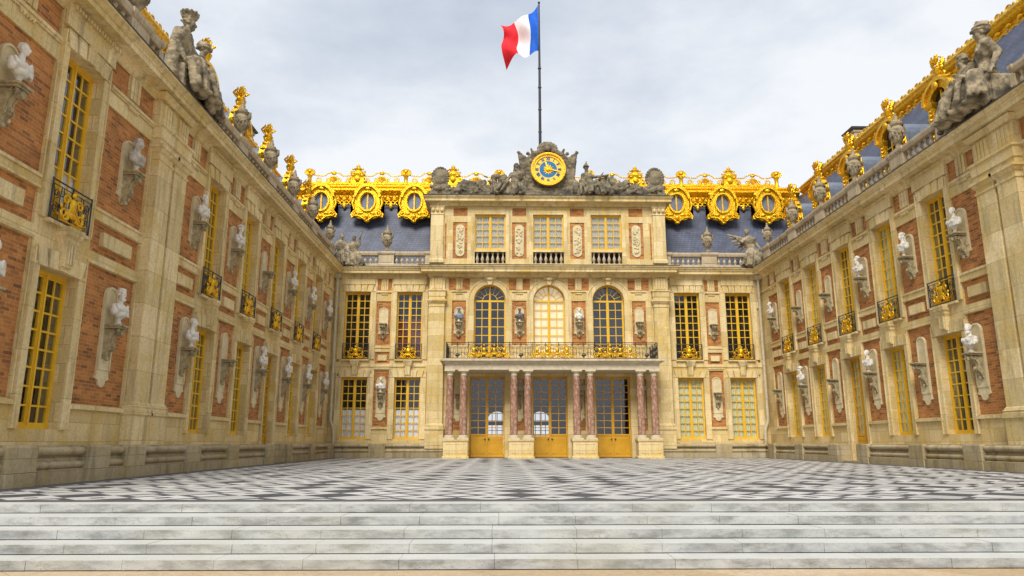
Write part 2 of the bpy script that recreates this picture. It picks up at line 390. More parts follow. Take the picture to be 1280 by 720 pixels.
def Fold(p0, p1, r0, r1):
    j = lambda p, q: Vector(p)+Vector((FR.uniform(-q, q), FR.uniform(-q, q)*.5, FR.uniform(-q, q)*.6))
    return Ecap(j(p0, .07), j(p1, .09), r0*1.35*FR.uniform(.8, 1.2), r1*1.3*FR.uniform(.75, 1.25))
def figure(pel, che, hed, el1, ha1, el2, ha2, kn1, ft1, kn2, ft2, s=1, yaw=0, female=False, drape=True, seed=1, **hk):
    V = Vector; pel, che, hed, el1, ha1, el2, ha2, kn1, ft1, kn2, ft2 = [V(p) for p in (pel, che, hed, el1, ha1, el2, ha2, kn1, ft1, kn2, ft2)]
    R = Matrix.Rotation(yaw, 3, 'Z'); B = []
    sw = .19 if female else .23
    sx = R@V((1, 0, 0)); sh1 = che-sx*sw*s+V((0, 0, .09*s)); sh2 = che+sx*sw*s+V((0, 0, .09*s))
    hp1 = pel-sx*.11*s; hp2 = pel+sx*.11*s
    B += [Eell(che, (.20*s, .13*s, .20*s), (0, 0, yaw)), Eell((che+pel)/2, (.15*s, .115*s, .18*s), (0, 0, yaw)), Eell(pel, (.19*s, .15*s, .15*s), (0, 0, yaw)),
          Ecap(che+V((0, 0, .12*s)), hed-V((0, 0, .08*s)), .07*s, .055*s), Ecap(sh1, sh2, .075*s, .075*s)]
    for k in (-1, 1): B.append(Eell(che+R@V((k*.085*s, -.10*s, .02*s)), (.075*s, .05*s, .06*s)))
    for sh, e, h in ((sh1, el1, ha1), (sh2, el2, ha2)):
        B += [Ecap(sh, e, .07*s, .052*s), Ecap(e, h, .052*s, .034*s)]+hand(h, h-e, .034*s, s)
    for hp, k, f in ((hp1, kn1, ft1), (hp2, kn2, ft2)):
        B += [Ecap(hp, k, .11*s, .072*s), Ecap(k, k+(f-k)*.4, .07*s, .062*s), Ecap(k+(f-k)*.4, f, .062*s, .04*s)]
        d = R@V((0, -1, 0)); B += [Ecap(f-V((0, 0, .03*s)), f+d*.16*s-V((0, 0, .05*s)), .045*s, .035*s)]
    B = [(b[0], b[1], tuple(q*FAT for q in b[2]), b[3]) if b[0] == 'e' and max(b[2]) > .06*s else (b[0], b[1], b[2], b[3]*FAT, b[4]*FAT) if b[0] == 'c' and b[3] > .03*s else b for b in B]
    B += head(hed, s*1.12, yaw, female, **hk)
    if drape:
        rnd = random.Random(seed)
        for hp, k, f in ((hp1, kn1, ft1), (hp2, kn2, ft2)):
            for i in range(9):
                o = V((rnd.uniform(-.13, .13), rnd.uniform(-.12, .10), rnd.uniform(-.03, .05)))*s
                B += [Ecap(hp+o, k+o*.9, .04*s, .045*s), Ecap(k+o*.9, f+o*1.4+V((0, 0, .04)), .055*s, .05*s)]
        for i in range(6):
            t = i/5; B.append(Ecap(sh1.lerp(che, .2)+V((0, -.08*s+.03*t, -.05*t*s)), pel+sx*(.18-.1*t)*s+V((0, -.12*s, .05-.16*t*s)), .025*s, .035*s))
        for i in range(7):
            a = PI*i/6; B.append(Ecap(pel+R@V((math.cos(a)*.2*s, -math.sin(a)*.17*s, .06*s)), pel+R@V((math.cos(a)*.22*s, -math.sin(a)*.19*s, -.12*s)), .05*s, .05*s))
    return B

# ------------------------------------------------------------------ the wall: a stone sheet with holes and their reveals
def gridwall(mb, x0, x1, z0, z1, y, holes, ret=0):
    xs = sorted({x0, x1, *[h[0] for h in holes], *[h[1] for h in holes]}); zs = sorted({z0, z1, *[h[2] for h in holes], *[h[3] for h in holes]})
    xs = [x for x in xs if x0 <= x <= x1]; zs = [z for z in zs if z0 <= z <= z1]
    for a, b in zip(xs, xs[1:]):
        for c, d in zip(zs, zs[1:]):
            mx, mz = (a+b)/2, (c+d)/2
            if any(h[0] < mx < h[1] and h[2] < mz < h[3] for h in holes): continue
            mb.quad((a, y, c), (b, y, c), (b, y, d), (a, y, d))
    for h in holes:
        a, b, c, d, dep = h[:5]; e = y+dep
        mb.quad((a, y, c), (a, y, d), (a, e, d), (a, e, c)); mb.quad((b, y, d), (b, y, c), (b, e, c), (b, e, d))
        mb.quad((a, y, c), (a, e, c), (b, e, c), (b, y, c))
        if len(h) < 6: mb.quad((a, y, d), (b, y, d), (b, e, d), (a, e, d))
def arch_top(mb, cx, r, zs, y, dep, ztop, outer):
    """fill above an arched hole whose rectangular hole reaches ztop (half width r)"""
    n = 18; P = [(cx+r*math.cos(PI*i/n), zs+r*math.sin(PI*i/n)) for i in range(n+1)]
    for i in range(n):
        (xa, za), (xb, zb) = P[i], P[i+1]
        mb.quad((xa, y, za), (xb, y, zb), (xb, y, ztop), (xa, y, ztop))
        mb.quad((xa, y, za), (xa, y+dep, za), (xb, y+dep, zb), (xb, y, zb))
def archivolt(mb, cx, r0, r1, zs, y0, y1):
    n = 20
    for i in range(n):
        a, b = PI*i/n, PI*(i+1)/n
        q = [(cx+r*math.cos(t), zs+r*math.sin(t)) for r, t in ((r0, a), (r1, a), (r1, b), (r0, b))]
        mb.prism(q, y0, y1)
def surround(mb, a, b, c, d, y, w=.33, pr=.05, top=True):
    """raised stone architrave round an opening, with an outer bead and shoulders"""
    T = d+(.40 if top else 0)
    for x0, x1 in ((a-w, a), (b, b+w)):
        mb.box(x0, x1, y-pr, y, c, d-.002)
    for x0, x1 in ((a-w-.045, a-w), (b+w, b+w+.045)): mb.box(x0, x1, y-pr-.03, y, c, T-.05)
    if top:
        mb.box(a-w-.04, a-.12, y-pr-.022, y, d, d+.055); mb.box(b+.12, b+w+.04, y-pr-.022, y, d, d+.055)
        # splayed lintel stones
        n = 5; W = (b-a)+.16; ws = W/n
        for i in range(n):
            u0 = a-.08+ws*i+.005; u1 = u0+ws-.010; k = (i-2)*.05; pr2 = pr+(.09 if i == 2 else .05 if i in (1, 3) else .025)
            mb.prism([(u0, d+.001), (u1, d+.001), (u1+k+.02*(i-2), T), (u0+k-.0, T)] if False else [(u0, d-.0), (u1, d-.0), (u1+k, T), (u0+k, T)], y-pr2, y)
def flutes(mb, cx, w, z0, z1, y, n=3, pr=.05):
    """block of upright bands with grooves between them"""
    mb.box(cx-w/2, cx+w/2, y-pr*.4, y, z0, z1)
    s = w/n
    for i in range(n): mb.box(cx-w/2+s*i+.02, cx-w/2+s*(i+1)-.02, y-pr, y-pr*.4, z0+.03, z1-.03)
def window_obj(parent, sg, cx, z0, z1, y, hw, rows, mat='woodyellow', arch=False, kick=0, curtain=None, ctop=1.0, cbot=0.0, cols=2, name='window'):
    """frame + muntins in one mesh; glass and curtain are its sub-parts.  origin at the sill"""
    m = MB(sg); H = z1-z0; fw = .055
    m.box(-hw, -hw+fw, -.03, .07, 0, H if not arch else H-hw); m.box(hw-fw, hw, -.03, .07, 0, H if not arch else H-hw)
    m.box(-hw, hw, -.035, .072, -.0, .09+0)
    if not arch: m.box(-hw, hw, -.032, .071, H-.09, H)
    zg0 = kick+.09; zt = H-.09 if not arch else H-hw
    if kick:
        m.box(-hw+.07, hw-.07, .0, .06, .09, kick+.02)
        for sx in (-1, 1):
            c = sx*hw*.5; w = hw*.36
            for q in ((c-w, c+w, kick*.16, kick*.2), (c-w, c+w, kick*.84, kick*.88), (c-w, c-w+.03, kick*.16, kick*.88), (c+w-.03, c+w, kick*.16, kick*.88)): m.box(q[0], q[1], -.012, .0, q[2], q[3])
    m.box(-.05, .05, -.028, .068, .09, H-.05)
    m.box(-.028, .028, -.05, -.028, .09, H-.08)
    for sx in (-1, 1):
        x0, x1 = sorted((sx*.05, sx*(hw-fw)))
        m.box(x0 if sx > 0 else x1-.03, x0+.03 if sx > 0 else x1, -.012, .05, zg0, zt)   # meeting stile
        m.box(x1-.03 if sx > 0 else x0, x1 if sx > 0 else x0+.03, -.0115, .051, zg0, zt)
        for c in range(1, cols):
            xx = x0+(x1-x0)*c/cols; m.box(xx-.021, xx+.021, -.004, .03, zg0, zt)
        for r in range(0, rows+1):
            zz = zg0+(zt-zg0)*r/rows; t = .021 if 0 < r < rows else .05
            m.box(x0, x1, -.006, .032, zz-t, zz+t)
    if arch:
        n = 22; zs = H-hw
        for rr0, rr1, yy in ((hw-fw, hw, -.03), (hw*.45, hw*.45+.035, -.005)):
            for i in range(n):
                a, b = PI*i/n, PI*(i+1)/n
                m.prism([(r*math.cos(t), zs+r*math.sin(t)) for r, t in ((rr0, a), (rr1, a), (rr1, b), (rr0, b))], yy, .05)
        m.box(-hw+.05, hw-.05, -.034, .06, zs-.05, zs+.06)
        for k in range(1, 8):
            if k == 4: continue
            a = PI*k/8; d = Vector((math.cos(a), math.sin(a))); nrm = Vector((-d.y, d.x))*.014
            p, q = d*hw*.45, d*(hw-.04); P = [p+nrm, p-nrm, q-nrm, q+nrm]
            m.prism([(v.x, zs+v.y) for v in P], -.004, .03)
    o = m.build(name, M[mat], parent, loc=(sg*cx, y, z0))
    g = MB(sg)
    def sheet(mb, w, a, b, yy, ar):
        if ar:
            P = [(-w, a), (w, a)]+[(w*math.cos(PI*i/16), H-hw+w*math.sin(PI*i/16)) for i in range(17)]
            mb.add([(x, yy, z) for x, z in P], [tuple(range(len(P)))])
        else: mb.quad((-w, yy, a), (w, yy, a), (w, yy, b), (-w, yy, b))
    sheet(g, hw-.05, kick+.08, H-.06, .022, arch); g.build('glass_pane', M['glass'], o)
    if curtain:
        c = MB(sg)
        if arch: sheet(c, hw-.04, .05, H, .075, True)
        else:
            a = kick+.05+(H-kick)*cbot; b = kick+.05+(H-kick-.06)*ctop; n = 40
            P = [(-hw+.03+(2*hw-.06)*i/n, .085+.022*math.sin(i*1.9)+.008*math.sin(i*.7)) for i in range(n+1)]
            for (xa, ya), (xb, yb) in zip(P, P[1:]): c.quad((xa, ya, a), (xb, yb, a), (xb, yb, b), (xa, ya, b))
        c.build('curtain', M[curtain], o, smooth=not arch)
    return o
# ---- shared small meshes
balm = MB(); balm.lathe([(.055, 0), (.06, .04), (.035, .06), (.045, .09), (.075, .16), (.08, .2), (.06, .27), (.035, .34), (.03, .38), (.05, .40), (.05, .43), (.06, .45), (.06, .5)], n=10)
BAL = balm.mesh('baluster', M['parapet'], True)
def balusters(parent, sg, x0, x1, y, z, n, h=.5, deep=1.0):
    for i in range(n):
        o = link('baluster', BAL, parent, (sg*(x0+(x1-x0)*(i+.5)/n), y, z)); s = h/.5; o.scale = (1.25, 1.25, s)
def rail_meshes(w, h, name):
    """wrought iron balconette of width w, height h; returns (iron, gilt) meshes"""
    m = MB()
    for z in (.03, h-.03): m.tube([(-w/2, 0, z), (w/2, 0, z)], .02, 6)
    m.tube([(-w/2, 0, h*.86), (w/2, 0, h*.86)], .011, 5)
    n = max(2, round(w/.75))
    for i in range(n+1):
        x = -w/2+w*i/n; m.tube([(x, 0, 0), (x, 0, h)], .018, 6)
    for i in range(n):
        a = -w/2+w*i/n; b = a+w/n; c = (a+b)/2; q = w/n
        for sx in (-1, 1):
            m.tube(curl((c+sx*q*.28, h*.30), q*.17, 1.4, PI/2, sx), .012, 5); m.tube(curl((c+sx*q*.28, h*.66), q*.15, 1.4, -PI/2, -sx), .012, 5)
            m.tube([(c+sx*q*.44, 0, .03), (c+sx*q*.36, 0, h*.5), (c+sx*q*.44, 0, h*.86)], .010, 5)
            m.tube([(c+sx*q*.1, 0, .03), (c+sx*q*.12, 0, h*.5), (c+sx*q*.05, 0, h*.86)], .010, 5)
        m.tube([(c+math.cos(t)*q*.12, 0, h*.5+math.sin(t)*h*.16) for t in [k*PI/6 for k in range(12)]], .011, 5, True)
    g = MB()
    def orn(c, s):
        g.ball((c, -.03, h*.52), (.10*s, .05, .15*s)); g.ball((c, -.04, h*.80), (.06*s, .04, .05*s)); g.ball((c, -.03, h*.28), (.13*s, .045, .07*s))
        for sx in (-1, 1):
            g.tube(curl((c+sx*.20*s, h*.60), .10*s, 1.3, PI if sx > 0 else 0, -sx, y=-.03), [.028*s-.001*i for i in range(15)], 6)
            g.tube(curl((c+sx*.24*s, h*.27), .13*s, 1.2, PI if sx > 0 else 0, sx, y=-.03), [.032*s-.0012*i for i in range(15)], 6)
            g.tube([(c+sx*.08*s, -.03, h*.4), (c+sx*.3*s, -.03, h*.12), (c+sx*.46*s, -.03, h*.2)], [.03*s, .02*s, .012*s], 6)
            g.ball((c+sx*.33*s, -.03, h*.42), (.04*s, .025, .05*s)); g.ball((c+sx*.14*s, -.035, h*.16), (.05*s, .03, .035*s))
        g.tube([(c-.35*s, -.02, .07), (c+.35*s, -.02, .07)], .02*s, 6)
    return m.mesh(name, M['iron'], True), g, orn
IR_W, g, orn = rail_meshes(1.5, .92, 'balconette_railing'); orn(0, 1.25); GI_W = g.mesh('gilt_ornament', M['gold'], True)
def balconette(parent, x, y, z):
    o = link('window_railing', IR_W, parent, (x, y, z)); link('gilt_ornament', GI_W, o)
# niche plaque + bracket
def plaque_mesh(L_, name):
    """upright stone tablet of length L_, rounded ends, sunk centre; origin at its top; faces -y"""
    def outline(w, t, b):
        P = [(w*math.cos(PI*i/10), t-w+w*math.sin(PI*i/10)) for i in range(11)]
        w2 = w*.6
        return P+[(-w, b+w*1.0), (-w*1.12, b+w*1.0), (-w*1.12, b+w*.78)]+[(-w2*math.cos(PI*i/8), b+w2-w2*math.sin(PI*i/8)) for i in range(9)]+[(w*1.12, b+w*.78), (w*1.12, b+w*1.0), (w, b+w)]
    m = MB(); m.prism(outline(.27, 0, -L_), -.05, 0); m.prism([(x, z) for x, z in outline(.30, 0, -L_)], -.0, .001) if False else None
    # raised rim: left/right fillets and arch
    for sx in (-1, 1):
        a, b = sorted((sx*.27, sx*.22)); m.box(a, b, -.08, -.05, -L_+.42, -.27)
    archivolt(m, 0, .22, .27, -.27, -.08, -.05)
    m.box(-.2, .2, -.075, -.05, -L_+.42, -L_+.50)
    return m.mesh(name, M['plaque'])
PL_LONG = plaque_mesh(2.5, 'niche_plaque'); PL_SHORT = plaque_mesh(1.75, 'niche_plaque')
bk = MB()
bk.box(-.25, .25, -.50, 0, -.05, 0); bk.box(-.21, .21, -.45, 0, -.11, -.05)
prof = [(0, -.12), (-.42, -.12), (-.44, -.2), (-.38, -.27), (-.26, -.27), (-.19, -.38), (-.17, -.5), (-.22, -.58), (-.2, -.68), (-.10, -.74), (-.07, -.9), (0, -.95)]
n_ = len(prof)
for a, b in ((-.14, -.10), (-.07, .07), (.10, .14)): bk.sweep([(y, z) for y, z in prof], a, b)
bk.sweep([(y*.9, z*.99) for y, z in prof], -.13, .13)
for sx in (-1, 1):
    pts = curl((-.33, -.21), .10, 1.5, 0, 1); bk.tube([(sx*.15, p[0], p[2]) for p in pts], .022, 6)
    pts = curl((-.13, -.60), .08, 1.4, PI, 1); bk.tube([(sx*.13, p[0], p[2]) for p in pts], .018, 6)
bk.ball((0, -.44, -.22), (.06, .07, .09)); bk.ball((0, -.23, -.58), (.05, .06, .07)); bk.ball((0, -.08, -.92), (.06, .06, .08))
bk.v = [(x*.92, y*.84, z*.9) for x, y, z in bk.v]
BRK = bk.mesh('bracket', M['bracket'], True)
# busts
def bust_mesh(v, yaw):
    B = []
    B += [Eell((0, .01, .42), (.27, .17, .17)), Ecap((-.24, .02, .46), (.24, .02, .46), .10, .10), Eell((0, -.01, .30), (.20, .15, .13)), Ecap((0, .02, .5), (0, 0, .70), .085, .07), Eell((0, 0, .22), (.085, .085, .06))]
    for k in (-1, 1): B += [Eell((k*.11, -.10, .42), (.11, .08, .09)), Eell((k*.25, .01, .36), (.09, .11, .12))]
    kinds = [dict(hair='bald'), dict(hair='short', hat='wreath'), dict(hair='long', female=True), dict(hair='short', beard=True)]
    B += head((0, -.02, .84), 1.22, yaw, **kinds[v])
    rnd = random.Random(v)
    if v in (0, 1, 3):   # toga folds across the chest
        for i in range(7): t = i/6; B.append(Ecap((-.30+.03*t, -.08-.03*t, .52-.10*t), (.20+.05*t, -.14+.03*t, .24+.20*t*t), .028, .026))
        for i in range(4): B.append(Ecap((.15+.045*i, -.13+.02*i, .54), (.24+.02*i, -.06, .26), .028, .026))
    else:
        for i in range(9): a = -1.2+2.4*i/8; B.append(Ecap((math.sin(a)*.26, -.04-math.cos(a)*.13, .50), (math.sin(a)*.14, -.02-math.cos(a)*.13, .22), .024, .022))
    B += [Eell((0, 0, .34), (.22, .16, .05))]
    return sculpt('bust_figure', B, .015, M['busts'], .006, .06, 1)
BUSTS = [bust_mesh(0, .35), bust_mesh(1, -.3), bust_mesh(2, .1), bust_mesh(3, -.45), bust_mesh(0, -.2), bust_mesh(3, .5)]
sk = MB(); sk.lathe([(.12, 0), (.12, .03), (.085, .05), (.06, .09), (.055, .13), (.075, .16), (.10, .19), (.06, .22)], n=16)
SOCLE = sk.mesh('socle', M['busts'], True)
def bust(loc, rz, v, label, mat=None, group=None, s=1.0, socmat=None):
    t = empty('marble_bust', loc, rz); t.scale = (s, s, s)
    f = link('bust_figure', BUSTS[v], t)
    if mat: f.material_slots[0].link = 'OBJECT'; f.material_slots[0].material = M[mat]
    k = link('socle', SOCLE, t)
    if mat and socmat: k.material_slots[0].link = 'OBJECT'; k.material_slots[0].material = M[socmat]
    return tag(t, label, 'bust', group)
# urns
um = MB(); um.lathe([(.22, 0), (.22, .06), (.15, .10), (.11, .16), (.10, .22), (.13, .27), (.20, .34), (.27, .48), (.31, .66), (.33, .80), (.27, .86), (.26, .92), (.32, .97), (.33, 1.02), (.22, 1.06), (.14, 1.14), (.10, 1.2), (.11, 1.27), (.06, 1.34), (.07, 1.4), (.02, 1.48)], n=18)
for k in range(12):
    a = 2*PI*k/12; um.ball((math.cos(a)*.30, math.sin(a)*.30, .60), (.055, .055, .14), 6, 5); um.ball((math.cos(a)*.17, math.sin(a)*.17, 1.10), (.05, .05, .06), 6, 4)
for sx in (-1, 1):
    um.ball((sx*.33, 0, .86), (.09, .10, .13)); um.ball((sx*.36, 0, .98), (.05, .05, .06))
    um.tube([(sx*.33, 0, .8), (sx*.2, -.24, .66), (0, -.34, .60), (-sx*.0, -.34, .60)], [.04, .05, .055, .055], 6)
URN = um.mesh('urn_body', M['statue_pale'], True)
def urn(loc, label, group, s=1.0):
    o = link('stone_urn', URN, None, loc); o.scale = (.84*s, .84*s, 1.08*s); return tag(o, label, 'urn', group)
# gilded flame ornament for the dormers, gilded post for the cresting
gm = MB(); gm.lathe([(.16, 0), (.20, .08), (.12, .14), (.18, .26), (.22, .40), (.16, .48), (.18, .52), (.10, .56)], n=10)
rnd = random.Random(3)
for k in range(16):
    a = rnd.uniform(0, 2*PI); r = rnd.uniform(0, .20); z = .55+rnd.uniform(0, .38)*(1-r)
    gm.tube([(math.cos(a)*r, math.sin(a)*r, z-.08), (math.cos(a+.4)*r*1.5, math.sin(a+.4)*r*1.5, z+.06), (math.cos(a+1)*r*1.2, math.sin(a+1)*r*1.2, z+.16)], [.05, .055, .02], 6)
for sx in (-1, 1): gm.tube(curl((sx*.26, .16), .13, 1.3, PI if sx > 0 else 0, sx), .045, 6); gm.ball((sx*.22, 0, .42), (.09, .08, .10))
FLAME = gm.mesh('gilt_ornament', M['gold'], True)

CORN = [(0, 10.36), (.05, 10.39), (.05, 10.44), (.12, 10.50), (.12, 10.55), (.16, 10.57), (.43, 10.60), (.43, 10.74), (.47, 10.76), (.50, 10.84), (.56, 10.90), (.56, 10.955)]

def dormer(parent, sg, cx, yf, z0, big=True):
    """roof dormer: lead-covered body with a curved top, gilded front with beaded pilasters and arched head"""
    hw = .62; zs = 13.35; d = MB(sg); n = 10
    P = [(-hw-.06, z0), (hw+.06, z0), (hw+.06, zs-.05)]+[((hw+.06)*math.cos(PI*i/n), zs+.52*math.sin(PI*i/n)) for i in range(1, n)]+[(-hw-.06, zs-.05)]
    d.prism(P, .10, 3.0)
    for i in range(5): d.box(hw+.055, hw+.085, .35+i*.4, .38+i*.4, z0, zs)
    for i in range(5): d.box(-hw-.085, -hw-.055, .35+i*.4, .38+i*.4, z0, zs)
    o = d.build('dormer', M['lead'], parent, loc=(sg*cx, yf, 0))
    g = MB(sg)
    for sx in (-1, 1):
        a, b = sorted((sx*.42, sx*.72)); g.box(a, b, -.12, .14, z0, 13.15); g.stack(a, b, -.12, .14, [(0, 13.15), (.04, 13.2), (.09, 13.28), (.10, 13.36), (.0, 13.4)])
        g.stack(a, b, -.12, .14, [(.05, z0), (.05, z0+.15), (0, z0+.2)])
        for k in range(9): g.ball((sx*.57, -.14, z0+.35+k*.17), (.075, .05, .07), 6, 4)
        for k in range(5): g.ball((sx*.80, 0, z0+.3+k*.3), (.09, .09, .13), 6, 4)
        g.tube(curl((sx*.62, 13.62), .16, 1.2, PI if sx > 0 else 0, sx, y=-.1), .05, 6)
        g.tube([(sx*.8, .15, z0+.1), (sx*.95, .12, z0+.5), (sx*.82, .1, z0+1.2), (sx*.80, .1, 13.1)], [.1, .07, .05, .04], 6)
    for i in range(12):
        a, b = PI*i/12, PI*(i+1)/12
        g.prism([(r*math.cos(t), 13.36+r*.82*math.sin(t)) for r, t in ((.46, a), (.84, a), (.84, b), (.46, b))], -.16, .08)
        g.prism([(r*math.cos(t), 13.36+r*.82*math.sin(t)) for r, t in ((.78, a), (.92, a), (.92, b), (.78, b))], -.24, -.02)
        if i % 2: g.ball((.90*math.cos(a), -.1, 13.38+.90*.82*math.sin(a)), (.10, .14, .09), 6, 4)
    g.ball((0, -.2, 13.85), (.16, .1, .18)); g.box(-.2, .2, -.2, .2, 13.98, 14.12)
    go = g.build('gilded_front', M['gold'], o, True)
    link('gilt_finial', FLAME, o, (0, 0, 14.08))
    w = MB(sg)
    P = [(-.42, z0+.1), (.42, z0+.1)]+[(.44*math.cos(PI*i/10), 13.36+.36*math.sin(PI*i/10)) for i in range(11)]
    w.prism(P, .03, .06); w.build('dark_pane', M['dark'], o)
    f = MB(sg)
    f.box(-.03, .03, -.02, .03, z0+.1, 13.7)
    for k in range(5): f.box(-.42, .42, -.01, .03, z0+.15+k*.36, z0+.18+k*.36)
    f.build('window_frame', M['woodyellow'], o)
    return o

def parapet(parent, sg, segs, peds, y, nper=.36, z=10.985):
    """segs: (x0,x1) runs of balusters ; peds: (x0,x1) pedestals"""
    b = MB(sg)
    for x0, x1 in segs:
        b.box(x0, x1, y-.17, y+.17, z, z+.26); b.stack(x0, x1, y-.13, y+.13, [(0, z+.76), (.03, z+.78), (.05, z+.84), (.07, z+.90), (.07, z+1.0)], sides=False, back=True)
    for x0, x1 in peds:
        b.stack(x0, x1, y-.17, y+.17, [(.05, z), (.05, z+.22), (.01, z+.27), (0, z+.27), (0, z+.78), (.04, z+.82), (.08, z+.90), (.08, z+1.012)], back=True)
        b.box(x0+.12, x1-.12, y-.19, y-.17, z+.34, z+.70)
    o = b.build('balustrade', M['parapet'], parent)
    for x0, x1 in segs:
        n = max(1, round((x1-x0)/nper)); balusters(o, sg, x0, x1, y, z+.26, n)
    return o

def pilaster(st, a, b, y, pr, z0, z1, ym=None):
    """shaft with moulded base, capital and pedestal; y wall plane, pr projection"""
    st.box(a, b, y-pr, y+.02, z0+.26, z1-.42)
    st.stack(a, b, y-pr, y+.02, [(.09, z0), (.09, z0+.08), (.07, z0+.10), (.09, z0+.15), (.05, z0+.19), (.03, z0+.24), (0, z0+.27)])
    st.stack(a, b, y-pr, y+.02, [(0, z1-.44), (.03, z1-.42), (.03, z1-.36), (0, z1-.34), (0, z1-.24), (.05, z1-.20), (.09, z1-.12), (.13, z1-.09), (.13, z1)])

BENCH = [(0, -.7), (-.62, -.7), (-.62, .27), (-.53, .29)]+[(-.50-.075*math.sin(PI*i/6), .31+.075*(1-math.cos(PI*i/6))) for i in range(7)]+[(-.46, .48), (-.43, .56)]+[(-.50-.085*math.sin(PI*i/6), .58+.085*(1-math.cos(PI*i/6))) for i in range(7)]+[(-.5, .78), (0, .78)]

# =================================================================== THE WINGS
ZB = (1.72, 5.02); ZS = (5.32, 6.10); ZU = (6.42, 9.08); ZF = (9.66, 10.32)
def wing(side):
    left = side == 'left'; sg = -1 if left else 1
    END = 31.6
    root = empty('palace_wing', (-12.65 if left else 12.65, 0, 0), PI/2 if left else -PI/2)
    tag(root, ('left' if left else 'right')+' palace wing of orange brick and cream stone beside the chequered court', 'palace wing')
    wins = [3.85, 7.3, 10.9, 14.45, 18.05] if left else [3.68, 7.0, 10.4, 13.88, 17.4]
    doorc = wins[2]; W1 = 26.15 if left else 25.4
    p0, p1 = (20.95, 22.72) if left else (20.05, 21.85)      # pilaster pair
    e0, e1 = W1+(W1-p1), W1+(W1-p0)                           # its mirror beyond the end bay
    hw = .72; allw = wins+[W1]
    piers = [(1.15, wins[0]-.99)]+[(a+.99, b-.99) for a, b in zip(wins, wins[1:])]+[(wins[4]+.99, p0-.10), (p1+.10, W1-1.05), (W1+1.05, e0-.10)]
    holes = []
    for w in allw:
        holes += [(w-hw, w+hw, .08 if w == doorc else 1.12, 4.52, .5), (w-hw, w+hw, 5.55, 9.55, .5)]
    for a, b in piers:
        for z0, z1 in (ZB, ZS, ZU, ZF): holes.append((a, b, z0, z1, .06))
    gw = MB(sg); gridwall(gw, 0, END, -.7, 10.4, 0, holes)
    gw.quad((END, 0, -.7), (END, 9, -.7), (END, 9, 11), (END, 0, 11))
    gw.build('stone_wall', M['stone'], root)
    for a, b in piers:
        for z0, z1 in (ZB, ZS, ZU, ZF): brick_panel(sg, a, b, .055, z0, z1, root)
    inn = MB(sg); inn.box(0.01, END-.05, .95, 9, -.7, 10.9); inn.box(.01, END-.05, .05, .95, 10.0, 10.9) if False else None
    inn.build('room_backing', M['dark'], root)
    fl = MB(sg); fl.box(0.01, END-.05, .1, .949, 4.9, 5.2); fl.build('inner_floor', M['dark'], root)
    st = MB(sg)
    # fillets edging the brick, tablets, string courses
    for a, b in piers:
        for z0, z1 in (ZB, ZU):
            st.box(a-.05, a-.005, -.03, 0, z0-.0, z1); st.box(b+.005, b+.05, -.03, 0, z0, z1)
        st.box(a-.1, b+.1, -.075, 0, ZB[0]-.13, ZB[0]-.03)
        st.box(a-.05, b+.05, -.035, 0, ZB[1]+.01, ZB[1]+.07); st.box(a-.05, b+.05, -.035, 0, ZU[0]-.08, ZU[0]-.01); st.box(a-.05, b+.05, -.035, 0, ZS[1]+.01, ZS[1]+.06)
        c = (a+b)/2; q = (b-a)
        st.box(a+q*.2, b-q*.2, -.05, .055, 5.54, 5.88)
        if q > .8: flutes(st, c, min(.52, q*.38), ZF[0], ZF[1], .05, 3, .09)
        st.box(c-.25, c+.25, -.05, 0, 9.42, 9.47)
        for k in range(5): st.box(c-.22+k*.1, c-.17+k*.1, -.045, 0, 9.38, 9.42)
    for w in allw:
        low = .08 if w == doorc else 1.12
        surround(st, w-hw, w+hw, low, 4.52, 0, .20, .05); surround(st, w-hw, w+hw, 5.55, 9.55, 0, .20, .05)
        # fluted console carrying the balconette sill
        st.stack(w-.17, w+.17, -.20, 0, [(0, 4.62), (.0, 5.1), (.05, 5.2), (.05, 5.26), (.10, 5.32), (.12, 5.42), (.12, 5.50)])
        for k in (-1, 0, 1): st.box(w+k*.10-.03, w+k*.10+.03, -.245, -.2, 4.68, 5.14)
        st.box(w-.78, w+.78, -.14, 0, 5.47, 5.548)
        # entablature breaks forward over the window with dentils
        st.stack(w-1.02, w+1.02, -.10, 0, [(0, 9.99), (0, 10.33), (.04, 10.37), (.04, 10.5)])
        n = 17
        for k in range(n): st.box(w-1.0+2.0*k/n+.015, w-1.0+2.0*(k+1)/n-.04, -.21, -.10, 10.40, 10.49)
    # architrave ledge
    xs = [0]+sum([[w-1.06, w+1.06] for w in sorted(allw)], [])+[END]
    for a, b in zip(xs[::2], xs[1::2]): st.box(a, b, -.07, 0, 9.52, 9.60); st.box(a, b, -.04, 0, 9.47, 9.52)
    # pilaster pairs on pedestals
    for q0, q1 in ((p0, p1), (e0, e1)):
        w_ = (q1-q0-.14)/2
        for a in (q0, q0+w_+.14):
            pilaster(st, a, a+w_, 0, .24, 1.62, 9.0); st.stack(a-.06, a+w_+.06, -.30, 0, [(.0, .78), (0, 1.52), (.05, 1.56), (.05, 1.61), (0, 1.62)])
            flutes(st, a+w_/2, w_*.8, 9.66, 10.3, -.14, 4, .06)
        st.stack(q0-.05, q1+.05, -.24, 0, [(.0, 9.0), (0, 9.16), (.04, 9.2), (.04, 9.5), (.09, 9.54), (.09, 9.61), (0, 9.62)])
        st.box(q0-.05, q1+.05, -.14, 0, 9.62, 10.36)
        st.stack(q0-.1, q1+.1, -.24, 0, [(0, 10.36), (.05, 10.44), (.10, 10.54)])
    # base moulding along the wall foot
    st.box(0, END, -.05, 0, .78, .98) if False else None
    st.build('stone_dressings', M['trim'], root)
    co = MB(sg); co.sweep([(-o, z) for o, z in CORN]+[(.3, 10.955), (.3, 10.36)], -.3, END+.3)
    co.build('cornice', M['trim'], root)
